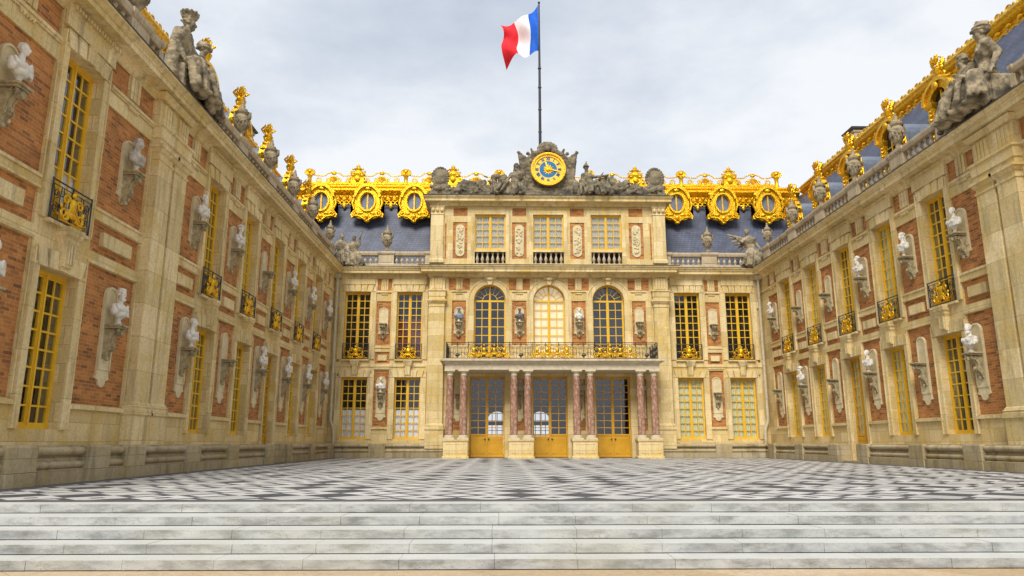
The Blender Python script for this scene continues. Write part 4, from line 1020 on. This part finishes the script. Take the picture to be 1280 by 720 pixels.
# oval windows
def oval_win(x):
    yf = 1.35; g = MB(); n = 28
    def ring(r0, r1, y0, y1, c=(x, 15.60), a=.87, b=1.12):
        for i in range(n):
            t, u = 2*PI*i/n, 2*PI*(i+1)/n
            g.prism([(c[0]+a*r*math.cos(q), c[1]+b*r*math.sin(q)) for r, q in ((r0, t), (r1, t), (r1, u), (r0, u))], y0, y1)
    ring(.52, .62, yf-.14, yf+.3); ring(.62, .92, yf-.03, yf+.3)
    # shield shaped apron
    P = [(-.80, 15.4), (-.86, 15.0), (-1.04, 14.78), (-.98, 14.56), (-.74, 14.60), (-.52, 14.50), (-.26, 14.46), (-.12, 14.28), (0, 14.22), (.12, 14.28), (.26, 14.46), (.52, 14.50), (.74, 14.60), (.98, 14.56), (1.04, 14.78), (.86, 15.0), (.80, 15.4)]
    for (xa, za), (xb, zb) in zip(P, P[1:]):
        if abs(xa-xb) < .001: continue
        zt = lambda q: 15.60-1.12*.75*math.sqrt(max(0, 1-(q/(.87*.75))**2)) if abs(q) < .65 else 15.6
        g.prism([(x+xa, za), (x+xb, zb), (x+xb, zt(xb)), (x+xa, zt(xa))], yf, yf+.28)
    for s in (-1, 1):
        g.tube(curl((x+s*.70, 14.80), .22, 1.3, PI/2, -s, y=yf-.04), .06, 6); g.tube([(x+s*.84, yf, 15.9), (x+s*.94, yf, 15.5), (x+s*.82, yf, 15.1)], [.07, .10, .07], 6)
        g.tube([(x+s*.1, yf-.03, 14.4), (x+s*.4, yf-.04, 14.62), (x+s*.72, yf-.03, 14.66)], [.08, .07, .05], 6); g.ball((x+s*.35, yf-.03, 14.82), (.16, .06, .1)); g.ball((x+s*.75, yf-.02, 16.2), (.16, .1, .14))
        g.tube(curl((x+s*.6, 16.28), .15, 1.2, 0, s, y=yf-.05), .05, 6)
    g.ball((x, yf-.05, 14.62), (.16, .08, .16)); g.ball((x, yf-.02, 14.30), (.10, .08, .10)); g.ball((x, yf-.1, 16.42), (.2, .1, .16))
    for i in range(14):
        t, u = PI*.08+PI*.84*i/14, PI*.08+PI*.84*(i+1)/14
        g.prism([(x+.87*r*math.cos(q), 15.6+1.12*r*math.sin(q)) for r, q in ((.86, t), (1.02, t), (1.02, u), (.86, u))], yf-.2, yf+.5)
    # body running back into the roof
    g.v = [(v[0], v[1]+.35, v[2]+.13) for v in g.v]
    b = MB(); b.prism([(x+.74*math.cos(2*PI*i/20), 15.5+.92*math.sin(2*PI*i/20)) for i in range(20)], yf+.5, 3.4)
    o = b.build('oval_dormer', M['lead'], CB); g.build('gilded_surround', M['gold'], o, True)
    p = MB(); p.prism([(x+.47*math.cos(2*PI*i/24), 15.6+.60*math.sin(2*PI*i/24)) for i in range(24)], yf+.10, yf+.12); p.v = [(v[0], v[1]+.35, v[2]+.13) for v in p.v]; p.build('glass_pane', M['lead'], o)
    f = MB(); f.box(x-.045, x+.045, yf+.02, yf+.08, 15.02, 16.18)
    f.tube([(x+.45*math.cos(2*PI*i/24), yf+.04, 15.6+.58*math.sin(2*PI*i/24)) for i in range(24)], .035, 6, True); f.v = [(v[0], v[1]+.35, v[2]+.13) for v in f.v]; f.build('window_frame', M['copper'], o)
for s in (-1, 1):
    for x in (8.33, 11.28, 14.2): oval_win(s*x)

# =================================================================== STATUARY
def put(name, me, loc, rz, label, cat, group=None, s=1, base=None):
    o = link(name, me, None, loc, rz); o.scale = (s, s, s); return tag(o, label, cat, group)
ZT = 15.345
# clock
CL = empty('clock', (0, PV-.55, 16.95)); CL.scale = (.92, .92, .92); tag(CL, 'round tower clock with blue dial, gilded numeral ring and gold sun hands above the attic', 'clock')
m = MB(); n = 40
def ringy(m, r0, r1, y0, y1):
    for i in range(40):
        t, u = 2*PI*i/40, 2*PI*(i+1)/40; m.prism([(r*math.cos(q), r*math.sin(q)) for r, q in ((r0, t), (r1, t), (r1, u), (r0, u))], y0, y1)
ringy(m, .88, 1.02, -.08, .1); ringy(m, 1.02, 1.14, -.16, .1)
for k in range(40): a = 2*PI*k/40; m.ball((1.08*math.cos(a), -.15, 1.08*math.sin(a)), .04, 6, 4)
m.build('bezel', M['copper'], CL)
m = MB()
ringy(m, .575, .90, -.02, .1); m.build('numeral_ring', M['dialgold'], CL)
m = MB(); m.prism([(.60*math.cos(2*PI*i/36), .60*math.sin(2*PI*i/36)) for i in range(36)], -.005, .1); m.build('dial', M['dialblue'], CL)
m = MB()
for k in range(24):
    a = 2*PI*k/24; r = .42 if k % 2 == 0 else .30; w = .05
    m.prism([(r*math.cos(a), r*math.sin(a)), (.1*math.cos(a+.5), .1*math.sin(a+.5)), (.1*math.cos(a-.5), .1*math.sin(a-.5))], -.03, -.006)
m.ball((0, -.03, 0), (.17, .05, .17), 14, 6)
for s in (-1, 1): m.ball((s*.05, -.08, .04), (.02, .02, .015))
m.ball((0, -.085, -.01), (.018, .03, .04)); m.build('sun_face', M['gold'], CL, True)
def clock_hand(ang, ln, w):
    m = MB(); d = Vector((math.sin(ang), math.cos(ang))); q = Vector((d.y, -d.x))*w
    m.prism([tuple(v) for v in (d*.08-q*.6, d*(ln*.8)-q, d*ln, d*(ln*.8)+q, d*.08+q*.6)], -.075, -.055); m.build('clock_hand', M['gold'], CL)
clock_hand(math.radians(-20), .62, .045); clock_hand(math.radians(102), .84, .035)
for k, txt in enumerate(['XII', 'I', 'II', 'III', 'IIII', 'V', 'VI', 'VII', 'VIII', 'IX', 'X', 'XI']):
    cu = bpy.data.curves.new('numeral', 'FONT'); cu.body = txt; cu.size = .24; cu.align_x = 'CENTER'; cu.align_y = 'CENTER'; cu.extrude = .008; cu.offset = .011
    t = bpy.data.objects.new('t', cu); col.objects.link(t); dg = bpy.context.evaluated_depsgraph_get(); dg.update()
    me = bpy.data.meshes.new_from_object(t.evaluated_get(dg)); bpy.data.objects.remove(t)
    me.materials.clear(); me.materials.append(M['ink'] if k != 3 else M['ink']); a = math.radians(30*k)
    o = link('numeral', me, CL, (.73*math.sin(a), -.035, .73*math.cos(a))); o.rotation_euler = (PI/2, a, 0) if False else (Matrix.Rotation(a, 3, 'Y') @ Matrix.Rotation(PI/2, 3, 'X')).to_euler(); o.scale = (.85, 1.15, 1)
# carved clock surround
B = []
for k in range(26):
    a = math.radians(-70+320*k/25); B.append(Ecap((1.22*math.sin(a)*-1, 0, 1.62+1.22*math.cos(a)*-1 if False else 1.62+1.22*math.cos(a-PI+PI)), (1.28*math.sin(a)*-1, .05, 1.62+1.28*math.cos(a)), .12, .12))
B += [Eell((0, .1, 1.62), (1.42, .26, 1.5)), ('b', Vector((0, .12, 1.3)), (2.6, .35, 2.4), (0, 0, 0)), ('b', Vector((0, .1, .25)), (3.0, .7, .5), (0, 0, 0))]
B += [Eell((0, -.05, 3.12), (.36, .24, .36)), Eell((0, -.27, 3.02), (.17, .10, .2))]           # grotesque head under a shell
for k in range(11): a = math.radians(-100+200*k/10); B.append(Ecap((math.sin(a)*.3, .02, 3.06+math.cos(a)*.22), (math.sin(a)*.56, .05, 3.10+math.cos(a)*.42), .07, .10))
for s in (-1, 1):
    B += [Ecap((s*.3, 0, 2.95), (s*.85, .03, 2.75), .22, .16), Ecap((s*.85, .03, 2.75), (s*1.2, .03, 2.45), .16, .12)]
    B += [Eell((s*1.55, .1, .55), (.45, .3, .6)), Eell((s*2.0, .15, .35), (.5, .3, .45)), Ecap((s*1.3, .1, 1.6), (s*1.9, .1, .4), .16, .2)]
    # curled wings of the cartouche like sheaves
    for k in range(5): B.append(Ecap((s*(1.2+.06*k), .02+.03*k, .3), (s*(1.30+.11*k), .02, 2.5+.08*k), .12, .085))
    B += [Eell((s*1.78, -.02, 2.86), (.12, .10, .10)), Eell((s*.95, 0, 2.95), (.09, .09, .12)), Eell((s*1.2, .02, 2.80), (.12, .1, .12)), Eell((s*1.0, 0, 3.06), (.06, .05, .1))]
me = sculpt('clock_surround', B, .032, M['statue'], .08, .13, 1); put('clock_surround', me, (0, PV-.15, ZT), 0, 'carved grey stone frame around the clock, crowned by a shell over a mask', 'clock frame')
# reclining male and seated female beside the clock
B = figure((-.05, 0, .62), (.18, .02, 1.32), (.14, -.05, 1.90), (-.28, -.12, 1.22), (-.55, -.3, .85), (.62, .02, 1.25), (.75, -.1, .72), (-.55, -.32, .80), (-1.0, -.42, .12), (.28, -.42, .62), (.38, -.50, .08), 1.55, yaw=-.15, drape=True, seed=4, hair='long', beard=True)
B += [('b', Vector((.1, .15, .25)), (1.5, .7, .5), (0, 0, 0)), Ecap((-.9, -.2, 1.0), (-.35, -.25, .75), .10, .14), Eell((-.75, -.1, .5), (.6, .3, .35)), Eell((-1.15, -.15, .45), (.25, .22, .3)), Eell((-1.25, -.2, 1.15), (.2, .18, .22))]
for k in range(8): B.append(Fold((-1.35+.22*k, -.3, .9-.04*k), (-1.2+.18*k, -.36, .1), .06, .08))
me = sculpt('reclining_statue', B, .03, M['statue'], .055, .11, 1); put('reclining_statue', me, (-2.05, PV-.2, ZT), 0, 'weathered stone statue of a bare-chested bearded man seated left of the clock', 'statue', None, .98)
B = figure((.12, 0, .62), (-.10, .02, 1.28), (-.18, -.05, 1.85), (-.45, -.1, 1.1), (-.3, -.35, .8), (.32, -.12, 1.25), (.85, -.25, 1.28), (.05, -.45, .72), (-.1, -.5, .08), (.65, -.38, .70), (.85, -.46, .10), 1.5, yaw=.2, female=True, seed=9, hair='short', hat='helmet')
B += [('b', Vector((0, .15, .25)), (1.5, .7, .5), (0, 0, 0)), Ecap((.85, -.25, 1.28), (1.15, -.25, 1.35), .08, .05), Ecap((1.15, -.25, 1.35), (1.05, -.25, .5), .045, .05), Ecap((-.18, 0, 2.1), (-.15, 0, 2.3), .08, .05)]
for k in range(9): B.append(Fold((-.5+.2*k, -.25, .95-.03*k), (-.6+.24*k, -.42, .08), .07, .09))
me = sculpt('seated_statue', B, .03, M['statue'], .055, .11, 1); put('seated_statue', me, (2.5, PV-.2, ZT), 0, 'weathered stone statue of a helmeted woman seated right of the clock', 'statue', None, .98)
# heaps of arms trailing to both sides
def heap(seed, flip):
    r = random.Random(seed); B = [('b', Vector((1.5, .1, .12)), (3.3, .5, .24), (0, 0, 0))]
    for k in range(95):
        x = r.uniform(-.3, 3.1); h = 1.30-.27*x+.15*math.sin(x*4); z = r.uniform(.1, max(.25, h)); t = r.random()
        if t < .35: B.append(Eell((x, r.uniform(-.25, .1), z), (r.uniform(.1, .24), .14, r.uniform(.1, .22)), (0, r.uniform(-1, 1), 0)))
        elif t < .7:
            a = r.uniform(-1.2, 1.2)+.9; B.append(Ecap((x, r.uniform(-.3, 0), z), (x+.45*math.cos(a), r.uniform(-.3, 0), max(.05, z+.32*math.sin(a)*.6)), .055, .035))
        else: B.append(Eell((x, -.2, z), (.20, .05, .26), (0, r.uniform(-1, 1), .3)))
    for k in range(5):
        x = .3+.62*k; B += [Eell((x, -.1, 1.0-.16*k), (.17, .16, .2)), Ecap((x-.25, -.22, .25), (x+.25, -.25, .92-.14*k), .07, .04), Eell((x+.3, 0, .35), (.35, .2, .42-.05*k))]
    if flip:
        for i, b in enumerate(B):
            v = Vector((-b[1].x, b[1].y, b[1].z))
            if b[0] == 'c': B[i] = ('c', v, Vector((-b[2].x, b[2].y, b[2].z)), b[3], b[4])
            else: B[i] = (b[0], v, b[2], (b[3][0], -b[3][1], -b[3][2]))
    return sculpt('trophy_carving', B, .035, M['statue'], .06, .1, 1)
put('trophy_carving', heap(3, True), (-2.95, PV-.15, ZT), 0, 'low heap of carved stone shields and arms trailing left of the bearded statue', 'stone carving', None)
put('trophy_carving', heap(8, False), (3.05, PV-.15, ZT), 0, 'low heap of carved stone shields and arms trailing right of the helmeted woman statue', 'stone carving', None)
# oval cartouches at the attic ends
def cartouche(rough):
    B = [Eell((0, 0, 1.22), (.50, .14, .62)), Eell((0, -.1, 1.22), (.36, .10, .48)), Ecap((-.3, 0, .1), (-.1, 0, .75), .20, .12), Ecap((.3, 0, .1), (.1, 0, .75), .20, .12), ('b', Vector((0, .05, .08)), (1.3, .55, .16), (0, 0, 0))]
    for k in range(22): a = 2*PI*k/22; B.append(Eell((.50*math.sin(a), -.04, 1.22+.62*math.cos(a)), .075 if not rough else .10))
    for s in (-1, 1): B += [Ecap((s*.52, -.05, .2), (s*.36, -.08, .62), .13, .10), Eell((s*.50, -.1, .62), (.15, .13, .13)), Eell((s*.25, -.15, .45), (.1, .1, .14))]
    B.append(Eell((0, -.12, .5), (.12, .12, .2))); return sculpt('cartouche', B, .025, M['statue'], .03, .1)
put('shield_carving', cartouche(False), (-6.52, PV-.1, ZT), 0, 'pale oval shield carving on scrolls at the left end of the attic cornice', 'stone carving')
put('shield_carving', cartouche(True), (6.52, PV-.1, ZT), 0, 'dark oval shield carving with thick rim at the right end of the attic cornice', 'stone carving')
# seated groups on the wings (local x runs towards the court corner seen from the court)
def group_left():
    B = figure((-.55, .0, .95), (-.62, .02, 1.75), (-.55, -.06, 2.42), (-1.15, .02, 1.55), (-1.1, -.25, 1.0), (-.05, -.15, 1.55), (.35, -.30, 1.45), (-.75, -.6, 1.0), (-.65, -.68, .15), (-.15, -.62, .95), (0, -.70, .15), 1.75, yaw=.35, seed=2, hair='short', hat='plumes')
    B += [('b', Vector((-.5, .1, .4)), (1.1, .8, .85), (0, 0, 0))]
    B += figure((.72, .0, 1.05), (.65, .0, 1.65), (.60, -.06, 2.18), (.25, -.1, 1.5), (.12, -.3, 1.3), (1.0, -.1, 1.5), (1.15, -.3, 1.2), (.6, -.45, .95), (.55, -.55, .15), (.95, -.42, .9), (1.1, -.5, .1), 1.35, yaw=.3, seed=5, hair='short', hat='helmet', female=True)
    B += [Ecap((.65, -.1, 2.36), (1.05, -.1, 2.42), .14, .08), ('b', Vector((.6, .1, .45)), (1.1, .6, .9), (0, 0, 0)), Eell((1.15, -.1, .45), (.3, .25, .4)), Ecap((1.05, -.2, .9), (1.3, -.25, .2), .12, .14), Ecap((1.3, -.2, .5), (1.7, -.2, .12), .12, .10)]
    for k in range(8): B.append(Fold((-.95+.13*k, -.42, .95), (-1.0+.17*k, -.62, .1), .07, .10))
    B += [Eell((-.1, 0, 1.3), (.35, .25, .5)), Ecap((-1.0, .05, 1.9), (-1.15, .1, .4), .16, .24), Eell((1.25, -.15, .75), (.28, .25, .5)), Eell((1.3, -.2, 1.3), (.17, .17, .19)), Ecap((1.2, -.2, .7), (1.6, -.3, .2), .16, .14), Ecap((-.25, .05, 2.0), (.2, 0, 1.5), .13, .16)]
    for k in range(7): B.append(Fold((.35+.15*k, -.3, .9-.05*k), (.35+.2*k, -.5, .1), .06, .09))
    return sculpt('seated_group', B, .026, M['statue_pale'], .05, .10, 1)
def group_right():
    B = figure((.55, .0, .95), (.60, .02, 1.75), (.62, -.06, 2.40), (.1, -.15, 1.5), (-.25, -.35, 1.25), (1.12, .02, 1.5), (1.2, -.3, 1.0), (.2, -.6, 1.0), (.15, -.68, .15), (.8, -.6, .95), (.9, -.70, .15), 1.8, yaw=-.5, seed=12, hair='short', hat='helmet')
    B += [('b', Vector((.55, .1, .4)), (1.1, .8, .85), (0, 0, 0)), Eell((.62, -.04, 2.6), (.26, .26, .05))]
    B += figure((-.5, .0, .8), (-.35, .0, 1.45), (-.38, -.06, 1.98), (-.72, -.15, 1.3), (-1.0, -.3, 1.1), (0, -.1, 1.25), (.1, -.35, 1.0), (-.75, -.5, .8), (-.85, -.6, .15), (-.25, -.52, .75), (-.3, -.6, .12), 1.45, yaw=-.4, seed=15, hair='short', female=True)
    B += [Eell((-.38, -.04, 2.18), (.16, .18, .09)), Eell((-.40, -.0, 2.28), (.07, .1, .05)), ('b', Vector((-.5, .1, .35)), (1.0, .6, .7), (0, 0, 0))]
    B += [Eell((-1.15, -.1, 1.2), (.2, .2, .24)), Eell((-1.3, -.2, 1.1), (.13, .14, .12)), Ecap((-1.15, -.1, 1.1), (-1.2, -.2, .2), .2, .16), Eell((-1.1, -.1, 1.45), (.1, .1, .12)), Ecap((-1.4, -.2, .5), (-1.6, -.25, .12), .12, .1)]
    for k in range(18): B.append(Fold((-1.05+.11*k, -.34, .90), (-1.15+.13*k, -.52, .1), .10, .12))
    return sculpt('seated_group', B, .026, M['statue_pale'], .05, .10, 1)
put('statue_group', group_left(), (-12.55, -21.1, 11.1), PI/2, 'stone statue pair on the left wing, the larger one wearing a plumed crown', 'statue group', None, .97)
put('statue_group', group_right(), (12.55, -20.55, 11.16), -PI/2, 'stone statue pair on the right wing, the larger one wearing a helmet', 'statue group', None, 1.04)
# corner groups
B = figure((-.35, 0, .75), (-.35, 0, 1.35), (-.35, -.05, 1.85), (-.7, -.05, 1.15), (-.75, -.25, .85), (-.05, -.12, 1.15), (.05, -.3, .95), (-.5, -.4, .75), (-.5, -.5, .12), (-.15, -.42, .7), (-.05, -.5, .12), 1.3, seed=21, hair='short', female=True)
B += figure((.42, .0, .75), (.40, .0, 1.35), (.36, -.05, 1.82), (.05, -.1, 1.2), (.0, -.3, 1.0), (.66, -.02, 1.75), (.78, -.05, 2.2), (.3, -.4, .65), (.3, -.48, .12), (.65, -.3, .6), (.85, -.4, .12), 1.2, seed=22, yaw=.2, hair='short')
B += [('b', Vector((0, .1, .2)), (1.7, .7, .5), (0, 0, 0))]+[Fold((-.6+.18*k, -.35, .75), (-.7+.21*k, -.48, .08), .07, .09) for k in range(8)]
put('statue_group', sculpt('corner_group', B, .032, M['statue_pale'], .045, .12), (-12.0, -.12, 10.99), .25, 'two stone figures, one with raised arm, at the left roof corner', 'statue group', None, 1.0)
B = figure((.1, .0, 1.0), (-.02, 0, 1.65), (-.12, -.05, 2.15), (-.45, -.1, 1.55), (-.8, -.25, 1.75), (.4, -.05, 1.45), (.45, -.3, 1.2), (-.15, -.42, .85), (-.35, -.45, .15), (.35, -.3, .75), (.45, -.3, .15), 1.35, seed=31, yaw=-.3, hair='short', female=True)
for k in range(6): B.append(Ecap((-.1, .12, 1.8-.06*k), (-1.15+.12*k, .15, 2.1-.2*k), .07, .05))
B += [('b', Vector((.2, .1, .25)), (1.3, .7, .5), (0, 0, 0)), Eell((.1, -.2, .45), (.5, .3, .3))]+[Fold((-.1+.1*k, -.2, 1.0), (-.5+.2*k, -.42, .1), .07, .08) for k in range(6)]
put('statue_group', sculpt('winged_figure', B, .032, M['statue_pale'], .045, .12), (12.15, -.12, 10.99), -.1, 'winged stone figure at the right roof corner', 'statue', None, 1.05)

# =================================================================== FLAG
fp = empty('flagpole', (-.27, 2.6, 15.3)); tag(fp, 'tall thin grey metal flagpole rising behind the clock', 'flagpole')
m = MB(); m.lathe([(.11, 0), (.10, 4), (.085, 9), (.06, 13.6), (.05, 15.1)], n=12); m.lathe([(.02, 15.1), (.08, 15.16), (.08, 15.24), (.01, 15.3)], n=10)
m.build('pole', M['iron'], fp, True)
m = MB()
for z in (3.9, 5.6, 7.2, 8.8, 10.2): m.lathe([(.12, z), (.12, z+.08)], n=10)
m.build('pole_bands', M['flash'], fp)
fm = bpy.data.meshes.new('flag'); nu, nv = 48, 26; vs = []; fs = []; mi = []
FL, FH = 3.3, 3.0
for j in range(nv+1):
    for i in range(nu+1):
        u, v = i/nu, j/nv          # v 0 top
        x = -2.6*u**1.3*(1-.14*v)-.16*math.sin(v*7+u*3)*u
        z = -v*(3.5-1.25*u)-2.0*u-.22*math.sin(u*5.5)*u
        if u > .7 and v > .7: z -= (u-.7)*(v-.7)*7
        y = .42*math.sin(u*10+v*3.5)*u**.5+.22*math.sin(v*9+u*4)*u
        vs.append((x, y, z))
for j in range(nv):
    for i in range(nu):
        a = j*(nu+1)+i; fs.append((a, a+1, a+nu+2, a+nu+1)); mi.append(min(2, int(i/nu*3)))
fm.from_pydata(vs, [], fs)
for k in ('blue', 'white', 'redc'): fm.materials.append(M[k])
fm.polygons.foreach_set('material_index', mi); fm.polygons.foreach_set('use_smooth', [True]*len(fs))
fo = link('flag', fm, None, (-.34, 2.6, 30.35)); tag(fo, 'blue, white and red striped cloth flag waving to the left of the flagpole', 'flag')

# =================================================================== GROUND
def struct(o): o['kind'] = 'structure'; return o
EDGE = -30.9
m = MB(); m.box(-12.6, 12.6, EDGE+.42, 9.2, -.05, 0); f = m.build('court_floor', M['floor']); struct(f)
m = MB(); m.box(-12.6, 12.6, EDGE, EDGE+.417, -.05, .002)
for s in (-1, 1): a, b = sorted((s*11.6, s*12.6)); m.box(a, b, EDGE+.42, -.6, -.04, .004)
m.box(-11.6, 11.6, -1.1, -.6, -.04, .004); struct(m.build('court_border', M['border']))
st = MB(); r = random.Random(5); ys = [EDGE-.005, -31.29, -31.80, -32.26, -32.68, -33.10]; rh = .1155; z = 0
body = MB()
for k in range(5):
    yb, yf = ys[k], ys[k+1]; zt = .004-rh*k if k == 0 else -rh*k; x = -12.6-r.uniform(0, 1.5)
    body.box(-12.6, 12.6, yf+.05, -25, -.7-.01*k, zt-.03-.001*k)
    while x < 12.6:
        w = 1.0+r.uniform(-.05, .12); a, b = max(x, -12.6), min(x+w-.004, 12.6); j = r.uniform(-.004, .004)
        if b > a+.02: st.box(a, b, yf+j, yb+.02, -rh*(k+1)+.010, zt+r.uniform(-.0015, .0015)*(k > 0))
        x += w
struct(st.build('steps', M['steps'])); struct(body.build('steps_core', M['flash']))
m = MB(); m.box(-60, 60, -70, 60, -.9, -rh*5-.001); struct(m.build('pavement', M['pave']))
m = MB(); m.box(-900, 900, -900, 900, -1.2, -.95); struct(m.build('ground', M['pave']))

# =================================================================== CAMERA, SKY, SUN
cd = bpy.data.cameras.new('camera'); cam = bpy.data.objects.new('camera', cd); col.objects.link(cam)
cd.sensor_width = 36; cd.lens = 36*900/1280; cd.clip_start = .1; cd.clip_end = 3000
cam.location = (-2.9, -41.8, .846); cam.rotation_euler = (math.radians(90+12.1), 0, -math.atan(16/920)); scene.camera = cam

w = bpy.data.worlds.new('World'); scene.world = w; w.use_nodes = True; nt = w.node_tree; nt.nodes.clear()
out = nt.nodes.new('ShaderNodeOutputWorld'); bg = nt.nodes.new('ShaderNodeBackground'); L(nt, bg.outputs[0], out.inputs[0])
SE, SR = math.radians(48), math.radians(196)
sky = nt.nodes.new('ShaderNodeTexSky'); sky.sky_type = 'NISHITA'; sky.sun_disc = False; sky.sun_elevation = SE; sky.sun_rotation = SR; sky.air_density = 1.5; sky.dust_density = 2.0
tc = nt.nodes.new('ShaderNodeTexCoord'); mp = nt.nodes.new('ShaderNodeMapping'); mp.inputs['Scale'].default_value = (1, 1, 2.2); L(nt, tc.outputs['Generated'], mp.inputs[0])
n1 = noise_(nt, mp.outputs[0], 1.9, 9, .58); n2 = noise_(nt, mp.outputs[0], .8, 4, .5)
ad = N(nt, 'ShaderNodeMath', _operation='ADD'); L(nt, n1, ad.inputs[0]); L(nt, n2, ad.inputs[1]); hf = N(nt, 'ShaderNodeMath', _operation='MULTIPLY'); hf.inputs[1].default_value = .5; L(nt, ad.outputs[0], hf.inputs[0])
CS = 5.5
cl = ramp(nt, hf.outputs[0], [(.40, (.50, .56, .66)), (.49, (.68, .73, .81)), (.57, (.92, .94, .97))])
vm = nt.nodes.new('ShaderNodeVectorMath'); vm.operation = 'SCALE'; vm.inputs['Scale'].default_value = CS; L(nt, cl, vm.inputs[0])
mxs = mix(nt, .93, sky.outputs[0], vm.outputs[0]); L(nt, mxs, bg.inputs[0]); bg.inputs[1].default_value = .1
sd = bpy.data.lights.new('sun', 'SUN'); sd.energy = 2.0; sd.angle = math.radians(26); sd.color = (1, .95, .86); so = bpy.data.objects.new('sun', sd); col.objects.link(so)
d = Vector((math.sin(SR)*math.cos(SE), math.cos(SR)*math.cos(SE), math.sin(SE))); so.rotation_euler = d.to_track_quat('Z', 'Y').to_euler()
so.location = (0, -20, 40)
scene.view_settings.view_transform = 'Standard'; scene.view_settings.look = 'None'; scene.view_settings.gamma = 1; scene.view_settings.exposure = .92
try: scene.view_settings.use_curve_mapping = False
except Exception: pass
scene.render.engine = 'CYCLES'
